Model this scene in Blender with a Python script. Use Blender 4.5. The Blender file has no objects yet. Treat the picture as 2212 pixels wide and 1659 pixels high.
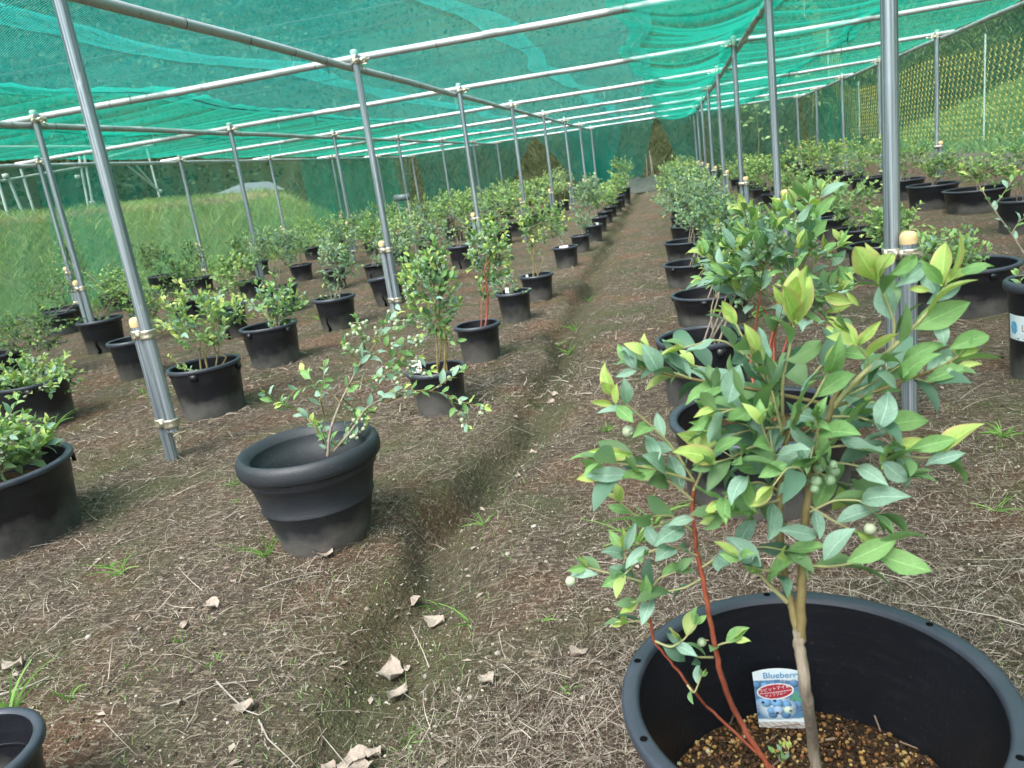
import bpy, math, random
import numpy as np
from mathutils import Vector, Matrix
R_ = math.radians
random.seed(7); RNG = np.random.default_rng(11)
sc = bpy.context.scene
# ------------------------------------------------------------------ camera
CAMZ = .94
F = 1691.19
ROT = np.array([[.971904, .080229, .221282], [.19113, .279684, -.940875], [-.137375, .956734, .256491]])
CAM = np.array([0., 0., CAMZ])
cd = bpy.data.cameras.new('camera'); cam = bpy.data.objects.new('camera', cd); sc.collection.objects.link(cam)
cd.sensor_fit = 'HORIZONTAL'; cd.sensor_width = 36; cd.lens = 36 * F / 2212.
cd.clip_start = .05; cd.clip_end = 400
cd.dof.use_dof = True; cd.dof.focus_distance = 1.9; cd.dof.aperture_fstop = 9.0
u_, _, vt_ = np.linalg.svd(ROT); Rm = u_ @ vt_
M4 = Matrix(Rm.tolist()).to_4x4(); M4.translation = Vector(CAM); cam.matrix_world = M4
sc.camera = cam
# ------------------------------------------------------------------ light
SUN_EL, SUN_ROT = 58, 200
w = bpy.data.worlds.new('World'); sc.world = w; w.use_nodes = True
nt = w.node_tree; bg = nt.nodes['Background']
sky = nt.nodes.new('ShaderNodeTexSky'); sky.sky_type = 'NISHITA'; sky.sun_disc = False
sky.sun_elevation = R_(SUN_EL); sky.sun_rotation = R_(SUN_ROT); sky.dust_density = 4; sky.air_density = 1.0; sky.ozone_density = 1.0
hs = nt.nodes.new('ShaderNodeHueSaturation'); hs.inputs['Saturation'].default_value = .35
nt.links.new(sky.outputs[0], hs.inputs['Color']); nt.links.new(hs.outputs[0], bg.inputs[0]); bg.inputs[1].default_value = .15
sd = bpy.data.lights.new('sun', 'SUN'); sd.energy = 1.5; sd.angle = R_(25); sd.color = (1, .96, .9)
sun = bpy.data.objects.new('sun', sd); sc.collection.objects.link(sun)
# sun_rotation is measured from +Y clockwise seen from above
a_, e_ = R_(SUN_ROT), R_(SUN_EL)
sdir = Vector((math.sin(a_) * math.cos(e_), math.cos(a_) * math.cos(e_), math.sin(e_)))
sun.rotation_euler = sdir.to_track_quat('Z', 'Y').to_euler()
sc.view_settings.view_transform = 'Standard'; sc.view_settings.look = 'None'; sc.view_settings.gamma = 1
sc.view_settings.exposure = 1.95
sc.render.engine = 'CYCLES'
cy = sc.cycles; cy.use_denoising = True; cy.transparent_max_bounces = 24; cy.max_bounces = 6
cy.diffuse_bounces = 3; cy.transmission_bounces = 4; cy.glossy_bounces = 2; cy.caustics_reflective = False; cy.caustics_refractive = False

# ------------------------------------------------------------------ helpers
def ray(x, y): return ROT @ np.array([(x - 1106) / F, -(y - 829.5) / F, -1.])
def onz(x, y, z):
    v = ray(x, y); return CAM + v * ((z - CAMZ) / v[2])
def onx(x, y, X):
    v = ray(x, y); return CAM + v * (X / v[0])
def ony(x, y, Y):
    v = ray(x, y); return CAM + v * (Y / v[1])
def atd(x, y, d): return CAM + ray(x, y) * d
def depth(P): return float(-(ROT.T @ (np.asarray(P, float) - CAM))[2])
def proj(P):
    q = ROT.T @ (np.asarray(P, float) - CAM); return 1106 + F * q[0] / -q[2], 829.5 - F * q[1] / -q[2]

class MB:
    def __init__(s): s.v = []; s.f3 = []; s.f4 = []; s.n = 0; s.c = []; s.uv = None
    def add(s, v, f, c=None):
        v = np.asarray(v, float).reshape(-1, 3); f = np.asarray(f, int)
        if len(v) == 0 or len(f) == 0: return
        (s.f3 if f.shape[1] == 3 else s.f4).append(f + s.n)
        s.v.append(v); s.n += len(v)
        s.c.append(np.ones((len(v), 4)) * (np.append(c, 1) if c is not None and np.ndim(c) == 1 else 1) if np.ndim(c) < 2 else np.c_[c, np.ones(len(v))])
    def tri(s): return sum(len(a) for a in s.f3) + 2 * sum(len(a) for a in s.f4)
    def mesh(s, name, mats, smooth=True, color=False):
        me = bpy.data.meshes.new(name)
        if s.n:
            v = np.concatenate(s.v).astype(np.float32)
            l3 = np.concatenate(s.f3) if s.f3 else np.zeros((0, 3), int); l4 = np.concatenate(s.f4) if s.f4 else np.zeros((0, 4), int)
            me.vertices.add(len(v)); me.vertices.foreach_set('co', v.ravel())
            loops = np.concatenate([l3.ravel(), l4.ravel()]).astype(np.int32)
            tot = np.concatenate([np.full(len(l3), 3), np.full(len(l4), 4)]).astype(np.int32)
            st = np.concatenate([[0], np.cumsum(tot)[:-1]]).astype(np.int32)
            me.loops.add(len(loops)); me.loops.foreach_set('vertex_index', loops)
            me.polygons.add(len(tot)); me.polygons.foreach_set('loop_start', st)
            me.polygons.foreach_set('loop_total', tot)
            me.polygons.foreach_set('use_smooth', np.full(len(tot), smooth))
            me.update(calc_edges=True)
            if color:
                ca = me.color_attributes.new('col', 'FLOAT_COLOR', 'POINT'); ca.data.foreach_set('color', np.concatenate(s.c).astype(np.float32).ravel())
            if s.uv is not None:
                ul = me.uv_layers.new(name='uv'); ul.data.foreach_set('uv', s.uv[loops].astype(np.float32).ravel())
        for m in (mats if isinstance(mats, (list, tuple)) else [mats]): me.materials.append(m)
        return me
    def build(s, name, mats, parent=None, smooth=True, color=False, **kw):
        return link(name, s.mesh(name, mats, smooth, color), parent, **kw)

def link(name, me, parent=None, loc=None, mat=None, label=None, cat=None, group=None, kind=None):
    o = bpy.data.objects.new(name, me); sc.collection.objects.link(o)
    if parent is not None: o.parent = parent
    if mat is not None: o.matrix_basis = mat
    if loc is not None: o.location = loc
    if label: o['label'] = label
    if cat: o['category'] = cat
    if group: o['group'] = group
    if kind: o['kind'] = kind
    return o
def thing(name, loc, label, cat, group=None, rz=0):
    o = link(name, None, loc=Vector([float(a) for a in loc]), label=label, cat=cat, group=group); o.rotation_euler.z = rz; return o

def tube(mb, P, r, n=8, c=None, cap=True):
    P = np.asarray(P, float); m = len(P); r = np.broadcast_to(r, m)
    T = np.gradient(P, axis=0); T /= np.linalg.norm(T, axis=1)[:, None] + 1e-12
    a = np.array([0, 0, 1.]) if abs(T[0][2]) < .9 else np.array([1., 0, 0])
    N = np.cross(T, a); N /= np.linalg.norm(N, axis=1)[:, None] + 1e-12; B = np.cross(T, N)
    t = np.arange(n) * 2 * np.pi / n
    V = P[:, None] + r[:, None, None] * (N[:, None] * np.cos(t)[None, :, None] + B[:, None] * np.sin(t)[None, :, None])
    i, j = np.meshgrid(np.arange(m - 1), np.arange(n), indexing='ij'); k = (j + 1) % n
    f = np.stack([i * n + j, i * n + k, (i + 1) * n + k, (i + 1) * n + j], -1).reshape(-1, 4)
    mb.add(V.reshape(-1, 3), f, c)
    if cap:
        for e, ii in ((0, 0), (1, m - 1)):
            v = np.vstack([V[ii], P[ii:ii + 1]]); ff = [[n, (q + 1) % n, q] if e == 0 else [n, q, (q + 1) % n] for q in range(n)]
            mb.add(v, ff, c)
def lathe(mb, prof, n=32, c=None, squash=None):
    p = np.asarray(prof, float); m = len(p); t = np.arange(n) * 2 * np.pi / n
    V = np.stack([p[:, 0][:, None] * np.cos(t), p[:, 0][:, None] * np.sin(t), np.broadcast_to(p[:, 1][:, None], (m, n))], -1)
    i, j = np.meshgrid(np.arange(m - 1), np.arange(n), indexing='ij'); k = (j + 1) % n
    mb.add(V.reshape(-1, 3), np.stack([i * n + j, i * n + k, (i + 1) * n + k, (i + 1) * n + j], -1).reshape(-1, 4), c)
def box(mb, c, s, rot=None, col=None):
    v = np.array([[x, y, z] for x in (-.5, .5) for y in (-.5, .5) for z in (-.5, .5)]) * np.array(s)
    if rot is not None: v = v @ np.array(rot).T
    mb.add(v + np.array(c), [[0, 1, 3, 2], [4, 6, 7, 5], [0, 4, 5, 1], [2, 3, 7, 6], [0, 2, 6, 4], [1, 5, 7, 3]], col)
def noise2(x, y, s=0):
    r = 0
    rg = np.random.default_rng(100 + s)
    for k in range(9):
        a = rg.uniform(0, 6.28); f = 1.0 * 1.7 ** (k * .5) * rg.uniform(.8, 1.2); ph = rg.uniform(0, 6.28)
        r = r + np.sin((x * math.cos(a) + y * math.sin(a)) * f + ph + 1.3 * np.sin((x * math.sin(a) - y * math.cos(a)) * f * .7 + ph * 2)) / (1 + .35 * k)
    return r / 4.5

# ------------------------------------------------------------------ materials
def newmat(name, rough=.6, spec=.3, metal=0):
    m = bpy.data.materials.new(name); m.use_nodes = True; b = m.node_tree.nodes['Principled BSDF']
    b.inputs['Roughness'].default_value = rough; b.inputs['Specular IOR Level'].default_value = spec; b.inputs['Metallic'].default_value = metal
    return m, m.node_tree, b
def N(t, typ, **kw):
    n = t.nodes.new(typ)
    for k, v in kw.items():
        if k in ('operation', 'data_type', 'blend_type', 'attribute_name', 'feature', 'vector_type', 'noise_dimensions', 'wave_type', 'bands_direction', 'wave_profile', 'clamp'): setattr(n, k, v)
        else: n.inputs[k.replace('_', ' ')].default_value = v
    return n
def ramp(t, src, stops):
    r = t.nodes.new('ShaderNodeValToRGB'); e = r.color_ramp.elements
    while len(e) < len(stops): e.new(.5)
    for k, (p_, c_) in enumerate(stops): e[k].position = p_; e[k].color = (*c_, 1) if len(c_) == 3 else c_
    t.links.new(src, r.inputs[0]); return r.outputs[0]
def mth(t, op, a, b=None, c=None):
    n = t.nodes.new('ShaderNodeMath'); n.operation = op
    for i, q in enumerate((a, b, c)):
        if q is None: continue
        if isinstance(q, (int, float)): n.inputs[i].default_value = q
        else: t.links.new(q, n.inputs[i])
    return n.outputs[0]
def mixc(t, f, a, b, mode='MIX'):
    n = t.nodes.new('ShaderNodeMix'); n.data_type = 'RGBA'; n.blend_type = mode
    for s_, q in ((n.inputs[0], f), (n.inputs[6], a), (n.inputs[7], b)):
        if isinstance(q, (int, float)): s_.default_value = q
        elif isinstance(q, tuple): s_.default_value = (*q, 1)
        else: t.links.new(q, s_)
    return n.outputs[2]
def bump(t, b, h, s=.3, d=.01):
    n = N(t, 'ShaderNodeBump', Strength=s, Distance=d); t.links.new(h, n.inputs['Height']); t.links.new(n.outputs[0], b.inputs['Normal'])
def coords(t, scale=None, obj=False):
    if obj: o = t.nodes.new('ShaderNodeTexCoord').outputs['Object']
    else: o = t.nodes.new('ShaderNodeNewGeometry').outputs['Position']
    if scale:
        mp = t.nodes.new('ShaderNodeMapping'); mp.inputs['Scale'].default_value = scale; t.links.new(o, mp.inputs[0]); o = mp.outputs[0]
    return o
def noise(t, co, s, d=4, r=.55):
    n = N(t, 'ShaderNodeTexNoise', Scale=s, Detail=d, Roughness=r); t.links.new(co, n.inputs['Vector']); return n.outputs['Fac']

def mat_vcol(name, rough=.7, spec=.2, translucent=0, var=.0):
    m, t, b = newmat(name, rough, spec)
    at = N(t, 'ShaderNodeAttribute'); at.attribute_name = 'col'; col = at.outputs['Color']
    t.links.new(col, b.inputs['Base Color'])
    if translucent:
        tr = t.nodes.new('ShaderNodeBsdfTranslucent'); t.links.new(mixc(t, 1.0, col, (1.25, 1.35, .7), 'MULTIPLY'), tr.inputs[0])
        ms = t.nodes.new('ShaderNodeMixShader'); ms.inputs[0].default_value = translucent
        t.links.new(b.outputs[0], ms.inputs[1]); t.links.new(tr.outputs[0], ms.inputs[2]); t.links.new(ms.outputs[0], t.nodes['Material Output'].inputs[0])
    return m
def mat_leaf(name, c1, c2, edge=None, back=None):
    m, t, b = newmat(name, .55, .3)
    uv = t.nodes.new('ShaderNodeTexCoord').outputs['UV']; sx = t.nodes.new('ShaderNodeSeparateXYZ'); t.links.new(uv, sx.inputs[0])
    oi = t.nodes.new('ShaderNodeObjectInfo')
    ux = mth(t, 'ABSOLUTE', mth(t, 'SUBTRACT', sx.outputs[0], .5))
    col = mixc(t, oi.outputs['Random'], c1, c2)
    nz = noise(t, coords(t, obj=True), 60, 3)
    col = mixc(t, .35, col, mixc(t, nz, (.55, .6, .5), (1.4, 1.35, 1.3)), 'MULTIPLY')
    ph = mth(t, 'FRACT', mth(t, 'SUBTRACT', mth(t, 'MULTIPLY', sx.outputs[1], 8.), mth(t, 'MULTIPLY', ux, 4.5)))
    vein = mth(t, 'LESS_THAN', ph, .13); mid = mth(t, 'LESS_THAN', ux, .022)
    sp_n = noise(t, coords(t, obj=True), 9, 4, .6); col = mixc(t, ramp(t, sp_n, [(.66, (0, 0, 0)), (.72, (.7, .7, .7))]), col, (.20, .15, .06)); col = mixc(t, ramp(t, mth(t, 'MULTIPLY_ADD', sx.outputs[1], .5, sp_n), [(.45, (0, 0, 0)), (.95, (.5, .5, .5))]), col, tuple(min(1, q * 1.35) for q in c2))
    v = mth(t, 'MAXIMUM', mth(t, 'MULTIPLY', vein, .15), mth(t, 'MULTIPLY', mid, .55))
    col = mixc(t, v, col, tuple(min(1, q * 1.9) for q in c2))
    if edge:
        ef = mth(t, 'MULTIPLY', mth(t, 'POWER', mth(t, 'MULTIPLY', ux, 2.), 5.), .75); col = mixc(t, ef, col, edge)
    if back:
        g = t.nodes.new('ShaderNodeNewGeometry'); col = mixc(t, mth(t, 'MULTIPLY', g.outputs['Backfacing'], .7), col, back)
    t.links.new(col, b.inputs['Base Color']); bump(t, b, mth(t, 'SUBTRACT', nz, v), .35, .002)
    tr = t.nodes.new('ShaderNodeBsdfTranslucent'); t.links.new(mixc(t, 1.0, col, (1.2, 1.4, .6), 'MULTIPLY'), tr.inputs[0])
    ms = t.nodes.new('ShaderNodeMixShader'); ms.inputs[0].default_value = .27
    t.links.new(b.outputs[0], ms.inputs[1]); t.links.new(tr.outputs[0], ms.inputs[2]); t.links.new(ms.outputs[0], t.nodes['Material Output'].inputs[0])
    return m
def mat_net(name, col, pitch=.009, width=.3, angle=0., fold=.0, trans=.6):
    m, t, b = newmat(name, .5, .3)
    uv = t.nodes.new('ShaderNodeTexCoord').outputs['UV']
    mp = t.nodes.new('ShaderNodeMapping'); mp.inputs['Rotation'].default_value = (0, 0, angle); mp.inputs['Scale'].default_value = (1 / pitch, 1 / pitch, 1)
    t.links.new(uv, mp.inputs[0]); s = t.nodes.new('ShaderNodeSeparateXYZ'); t.links.new(mp.outputs[0], s.inputs[0])
    at = N(t, 'ShaderNodeAttribute'); at.attribute_name = 'col'; sw = t.nodes.new('ShaderNodeSeparateColor'); t.links.new(at.outputs['Color'], sw.inputs[0])
    wd = mth(t, 'MULTIPLY', sw.outputs[0], width)     # thread share of each cell, wider where the cloth is bunched
    f = mth(t, 'MAXIMUM', mth(t, 'LESS_THAN', mth(t, 'FRACT', s.outputs[0]), wd), mth(t, 'LESS_THAN', mth(t, 'FRACT', s.outputs[1]), wd))
    nz = noise(t, coords(t), 1.3, 2)
    c = mixc(t, nz, tuple(q * .75 for q in col), tuple(min(1, q * 1.2) for q in col)); t.links.new(c, b.inputs['Base Color'])
    tr = t.nodes.new('ShaderNodeBsdfTranslucent'); t.links.new(c, tr.inputs[0])
    ms = t.nodes.new('ShaderNodeMixShader'); ms.inputs[0].default_value = trans
    t.links.new(b.outputs[0], ms.inputs[1]); t.links.new(tr.outputs[0], ms.inputs[2])
    tp = t.nodes.new('ShaderNodeBsdfTransparent'); m2 = t.nodes.new('ShaderNodeMixShader'); t.links.new(f, m2.inputs[0])
    t.links.new(tp.outputs[0], m2.inputs[1]); t.links.new(ms.outputs[0], m2.inputs[2]); t.links.new(m2.outputs[0], t.nodes['Material Output'].inputs[0])
    return m

def make_mats():
    M = {}
    # galvanised pipe
    m, t, b = newmat('galvanised steel', .42, .5, .55)
    n1 = noise(t, coords(t, (170, 170, 1.1)), 1, 3); n2 = noise(t, coords(t, (22, 22, 9)), 1, 5)
    c = mixc(t, ramp(t, n1, [(.38, (.0, .0, .0)), (.64, (1, 1, 1))]), (.15, .18, .21), (.42, .475, .52))
    c = mixc(t, ramp(t, n2, [(.66, (0, 0, 0)), (.74, (.8, .8, .8))]), c, (.50, .53, .55)); t.links.new(c, b.inputs['Base Color'])
    bump(t, b, n1, .25, .002); M['pipe'] = m
    m, t, b = newmat('galvanised roof pipe', .45, .5, .35)
    n1 = noise(t, coords(t), 9, 4); c = mixc(t, n1, (.33, .345, .35), (.50, .52, .53))
    n3 = noise(t, coords(t), 45, 3); c = mixc(t, ramp(t, n3, [(.66, (0, 0, 0)), (.72, (.8, .8, .8))]), c, (.1, .08, .06)); t.links.new(c, b.inputs['Base Color']); M['roofpipe'] = m
    m, t, b = newmat('clamp zinc', .35, .5, .8)
    n1 = noise(t, coords(t), 60, 3); t.links.new(mixc(t, n1, (.42, .36, .24), (.72, .69, .6)), b.inputs['Base Color']); bump(t, b, n1, .4, .003); M['clamp'] = m
    for nm, cc, ro in (('cap_yellow', (.72, .52, .27), .55), ('cap_clear', (.30, .38, .35), .5), ('white_plastic', (.7, .72, .7), .5), ('tie_black', (.01, .012, .012), .5)):
        m, t, b = newmat(nm, ro, .4); n1 = noise(t, coords(t), 30, 3); t.links.new(mixc(t, n1, tuple(q * .8 for q in cc), tuple(min(1, q * 1.12) for q in cc)), b.inputs['Base Color']); M[nm] = m
    # black plastic pot, dusty towards the ground
    for nm, dz in (('pot', .11), ('pot_clean', .03)):
        m, t, b = newmat('black plastic ' + nm, .42, .45)
        co = coords(t); s = t.nodes.new('ShaderNodeSeparateXYZ'); t.links.new(co, s.inputs[0])
        n1 = noise(t, co, 7, 5, .65); n2 = noise(t, co, 160, 2); n4 = noise(t, coords(t, (14, 14, 90)), 1, 3)
        h = mth(t, 'ADD', mth(t, 'MULTIPLY', s.outputs[2], -1 / dz * .55), mth(t, 'MULTIPLY', n1, 1.1))
        dust = ramp(t, h, [(.0, (0, 0, 0)), (.75, (1, 1, 1))])
        speck = ramp(t, n2, [(.68, (0, 0, 0)), (.76, (1, 1, 1))]); scr = ramp(t, n4, [(.5, (0, 0, 0)), (.8, (.25, .25, .25))])
        df = mth(t, 'MULTIPLY', dust, .9)
        c = mixc(t, df, (.0095, .0105, .0145), (.19, .18, .165)); c = mixc(t, mth(t, 'MULTIPLY', speck, .45), c, (.09, .09, .09)); c = mixc(t, mth(t, 'MULTIPLY', scr, .7), c, (.05, .053, .06))
        t.links.new(c, b.inputs['Base Color']); t.links.new(ramp(t, dust, [(0, (.36, .36, .36)), (1, (.85, .85, .85))]), b.inputs['Roughness'])
        bump(t, b, mth(t, 'ADD', n2, mth(t, 'MULTIPLY', n1, .6)), .18, .004); M[nm] = m
    m, t, b = newmat('rim plastic painted sheen', .38, .55)
    n1 = noise(t, coords(t), 22, 4); t.links.new(mixc(t, n1, (.020, .024, .036), (.048, .055, .075)), b.inputs['Base Color'])  # rim colour lightened and blued to paint in the sky's reflection
    t.links.new(ramp(t, n1, [(.3, (.3, .3, .3)), (.7, (.55, .55, .55))]), b.inputs['Roughness']); bump(t, b, noise(t, coords(t), 120, 2), .1, .002); M['rim'] = m
    m, t, b = newmat('moulded planter plastic', .5, .45)
    n1 = noise(t, coords(t), 12, 5); n2 = noise(t, coords(t), 190, 2); co = coords(t); s = t.nodes.new('ShaderNodeSeparateXYZ'); t.links.new(co, s.inputs[0])
    dust = ramp(t, mth(t, 'ADD', mth(t, 'MULTIPLY', s.outputs[2], -5.5), mth(t, 'MULTIPLY', n1, 1.1)), [(0.02, (0, 0, 0)), (.6, (1, 1, 1))])
    c = mixc(t, n1, (.013, .0155, .021), (.028, .033, .041)); c = mixc(t, mth(t, 'MULTIPLY', dust, .85), c, (.17, .16, .145)); c = mixc(t, ramp(t, n2, [(.7, (0, 0, 0)), (.76, (.6, .6, .6))]), c, (.2, .2, .2))
    t.links.new(c, b.inputs['Base Color']); bump(t, b, n2, .3, .003); M['planter'] = m
    m, t, b = newmat('pot soil', .95, .1)
    n1 = noise(t, coords(t), 55, 4); n2 = noise(t, coords(t), 130, 3)
    c = mixc(t, n1, (.012, .008, .005), (.075, .045, .025)); c = mixc(t, ramp(t, n2, [(.58, (0, 0, 0)), (.66, (1, 1, 1))]), c, (.22, .13, .05)); t.links.new(c, b.inputs['Base Color']); bump(t, b, n1, 1, .02); M['soil'] = m
    # ground
    m, t, b = newmat('ground cover', .95, .08)
    co = coords(t); at = N(t, 'ShaderNodeAttribute'); at.attribute_name = 'col'; sp = t.nodes.new('ShaderNodeSeparateColor'); t.links.new(at.outputs['Color'], sp.inputs[0])
    big = noise(t, co, 1.7, 4, .6); mid = noise(t, co, 14, 5, .65); fin = noise(t, co, 90, 4, .7); fib = noise(t, coords(t, (25, 120, 60)), 1, 4, .7); fib2 = noise(t, coords(t, (120, 30, 60)), 1, 4, .7)
    c = mixc(t, mid, (.036, .028, .022), (.165, .13, .10))
    c = mixc(t, ramp(t, big, [(.48, (0, 0, 0)), (.62, (.8, .8, .8))]), c, (.15, .078, .048))
    c = mixc(t, ramp(t, fib, [(.53, (0, 0, 0)), (.64, (.85, .85, .85))]), c, (.40, .32, .24))
    c = mixc(t, ramp(t, fib2, [(.55, (0, 0, 0)), (.66, (.8, .8, .8))]), c, (.36, .285, .21))
    c = mixc(t, ramp(t, fin, [(.68, (0, 0, 0)), (.76, (.8, .8, .8))]), c, (.42, .38, .31))
    c = mixc(t, ramp(t, noise(t, co, 2.7, 3), [(.48, (0, 0, 0)), (.64, (.65, .65, .65))]), c, mixc(t, fin, (.05, .062, .025), (.13, .145, .07)))
    moss = mixc(t, fin, (.030, .030, .016), (.15, .145, .085)); c = mixc(t, mth(t, 'MULTIPLY', sp.outputs[0], ramp(t, mid, [(.3, (.5, .5, .5)), (.6, (1, 1, 1))])), c, moss)  # trench moss, its tone also kept dark to paint shade into the trench
    grass = mixc(t, mid, (.045, .08, .022), (.14, .20, .055)); grass = mixc(t, ramp(t, big, [(.45, (0, 0, 0)), (.7, (.6, .6, .6))]), grass, (.13, .15, .06)); c = mixc(t, sp.outputs[1], c, grass)
    wild = mixc(t, mid, (.012, .02, .008), (.045, .055, .023)); c = mixc(t, sp.outputs[2], c, wild)
    t.links.new(c, b.inputs['Base Color'])
    bump(t, b, mth(t, 'ADD', mth(t, 'ADD', mth(t, 'MULTIPLY', mid, 2), fin), mth(t, 'ADD', fib, fib2)), .9, .02); M['ground'] = m
    M['vcol'] = mat_vcol('dry matter'); M['vleaf'] = mat_vcol('bush leaves', .5, .3, .28); M['vgrass'] = mat_vcol('grass blades', .6, .25, .3)
    M['vprint'] = mat_vcol('printed card', .45, .4); M['vforest'] = mat_vcol('woodland foliage', .7, .15, .2)
    M['leaf_old'] = mat_leaf('blue green leaf', (.15, .265, .205), (.25, .385, .305), back=(.20, .31, .21))
    M['leaf_mid'] = mat_leaf('mid green leaf', (.10, .215, .075), (.19, .34, .125), back=(.17, .27, .13))
    M['leaf_new'] = mat_leaf('young yellow green leaf', (.20, .35, .075), (.36, .48, .14), edge=(.62, .36, .2))
    m, t, b = newmat('grey woody stem', .8, .15); n1 = noise(t, coords(t, (160, 160, 22)), 1, 5); t.links.new(mixc(t, n1, (.10, .075, .05), (.40, .34, .27)), b.inputs['Base Color']); bump(t, b, n1, .8, .004); M['bark'] = m
    m, t, b = newmat('red young stem', .5, .3); n1 = noise(t, coords(t), 60, 4); t.links.new(mixc(t, n1, (.20, .035, .02), (.38, .12, .07)), b.inputs['Base Color']); M['stem_red'] = m
    m, t, b = newmat('brown stem', .6, .25); n1 = noise(t, coords(t), 40, 4); t.links.new(mixc(t, n1, (.10, .075, .03), (.26, .21, .09)), b.inputs['Base Color']); M['stem_brown'] = m
    m, t, b = newmat('green shoot', .5, .3); n1 = noise(t, coords(t), 40, 3); t.links.new(mixc(t, n1, (.2, .26, .09), (.42, .36, .2)), b.inputs['Base Color']); M['stem_green'] = m
    for nm, a, c2 in (('berry_green', (.17, .29, .15), (.30, .41, .26)), ('berry_white', (.26, .34, .21), (.42, .46, .33)), ('berry_blue', (.04, .055, .12), (.16, .2, .33))):
        m, t, b = newmat(nm, .5, .3); oi = t.nodes.new('ShaderNodeObjectInfo'); n1 = noise(t, coords(t), 150, 3)
        t.links.new(mixc(t, mth(t, 'MULTIPLY_ADD', oi.outputs['Random'], .5, mth(t, 'MULTIPLY', n1, .5)), a, c2), b.inputs['Base Color']); b.inputs['Subsurface Weight'].default_value = .1; b.inputs['Subsurface Radius'].default_value = (.003, .004, .002); M[nm] = m
    M['net_roof'] = mat_net('thin bird net', (.028, .36, .32), .012, .17, .55, trans=.55)
    M['net_thick'] = mat_net('gathered green net', (.005, .285, .20), .009, .28, .4, trans=.6)
    M['net_side'] = mat_net('side bird net', (.02, .32, .25), .016, .10, .02, trans=.55)
    M['net_double'] = mat_net('doubled side net', (.008, .36, .27), .009, .20, .12, trans=.6)
    M['net_grey'] = mat_net('weathered ground net', (.085, .11, .09), .014, .30, .3, trans=.4)
    M['net_back'] = mat_net('back bird net', (.005, .26, .21), .010, .18, .1, trans=.55)
    m, t, b = newmat('corrugated sheet', .5, .4, .2); n1 = noise(t, coords(t), 3, 4); t.links.new(mixc(t, n1, (.09, .125, .13), (.16, .20, .205)), b.inputs['Base Color']); M['corr'] = m
    m, t, b = newmat('yellow cord', .6, .3); n1 = noise(t, coords(t), 4, 2); t.links.new(mixc(t, n1, (.50, .46, .06), (.70, .62, .16)), b.inputs['Base Color']); M['yellow'] = m
    m, t, b = newmat('fence stake', .5, .3); n1 = noise(t, coords(t), 8, 2); t.links.new(mixc(t, n1, (.25, .36, .33), (.40, .50, .46)), b.inputs['Base Color']); M['stake'] = m
    m, t, b = newmat('weathered wood', .85, .1); n1 = noise(t, coords(t, (60, 60, 4)), 1, 4); t.links.new(mixc(t, n1, (.16, .14, .12), (.42, .38, .33)), b.inputs['Base Color']); M['wood'] = m
    m, t, b = newmat('dead leaf', .85, .1); n1 = noise(t, coords(t), 75, 6, .7); t.links.new(mixc(t, n1, (.16, .12, .10), (.46, .39, .33)), b.inputs['Base Color']); bump(t, b, n1, .7, .004); M['deadleaf'] = m
    m, t, b = newmat('painted hole shade', .9, .05); t.links.new(mixc(t, noise(t, coords(t), 80, 2), (.002, .002, .002), (.006, .006, .006)), b.inputs['Base Color']); M['hole'] = m  # near black painted as the shade inside rim holes and wall splits
    return M
M = make_mats()

# ------------------------------------------------------------------ ground
TR = np.array([(-.68, .2), (-.68, 1.03), (-.735, 1.5), (-.755, 2.0), (-.68, 2.6), (-.64, 3.25), (-.73, 4.76), (-.80, 7.95), (-.86, 12), (-.92, 20), (-.92, 90)])
XW, YB = -7.35, 22.8
def sm(t): t = np.clip(t, 0, 1); return t * t * (3 - 2 * t)
def gz(x, y):
    x = np.asarray(x, float); y = np.asarray(y, float)
    xc = np.interp(y, TR[:, 1], TR[:, 0]) + .03 * np.sin(y * 5.1) + .018 * np.sin(y * 11.7)
    d = x - xc; on = sm((y - .2) / .6) * sm((22.4 - y) / 1.0) * (.75 + .25 * np.sin(y * 3.1 + 1))
    tr = -.125 * np.where(d < 0, np.exp(-(d / .05) ** 2), np.exp(-(d / (.12 + .08 * sm((2.2 - y) / 1))) ** 2)) * on
    flat = sm((x - XW) / .3) * sm((3.4 - x) / .3) * sm((YB - y) / .5)
    rough = (.010 * noise2(x * 3, y * 3, 1) + .006 * noise2(x * 11, y * 11, 2) + .004 * noise2(x * 31, y * 31, 3)) * flat
    z = tr + rough
    # left grass bank with a flat top
    f = sm((21.5 - y) / 4.0)
    top = 1.28 * (.15 + .85 * f)
    z = z + np.where(x < XW, top * sm((XW - x) / 2.1) + .06 * noise2(x * 1.2, y * 1.2, 4) * sm((XW - x) / 1.0), 0)
    z = z + np.where(x < -14, (-14 - x) * .55 * sm((-14 - x) / 3), 0)
    # right bank: small step, then a grass slope
    z = z + .30 * sm((x - 3.4) / .55) + np.where(x > 4.6, (x - 4.6) * .29 + .1 * noise2(x * .6, y * .6, 5) * sm((x - 5) / 2), 0) + np.where(x > 11, (x - 11) * .5, 0)
    # hill behind the far end
    yb = YB + .8; z = z + np.where(y > yb, (y - yb) * .55 * sm((y - yb) / 2.5) + .35 * noise2(x * .5, y * .5, 6) * sm((y - yb) / 3), 0)
    return z
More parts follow.
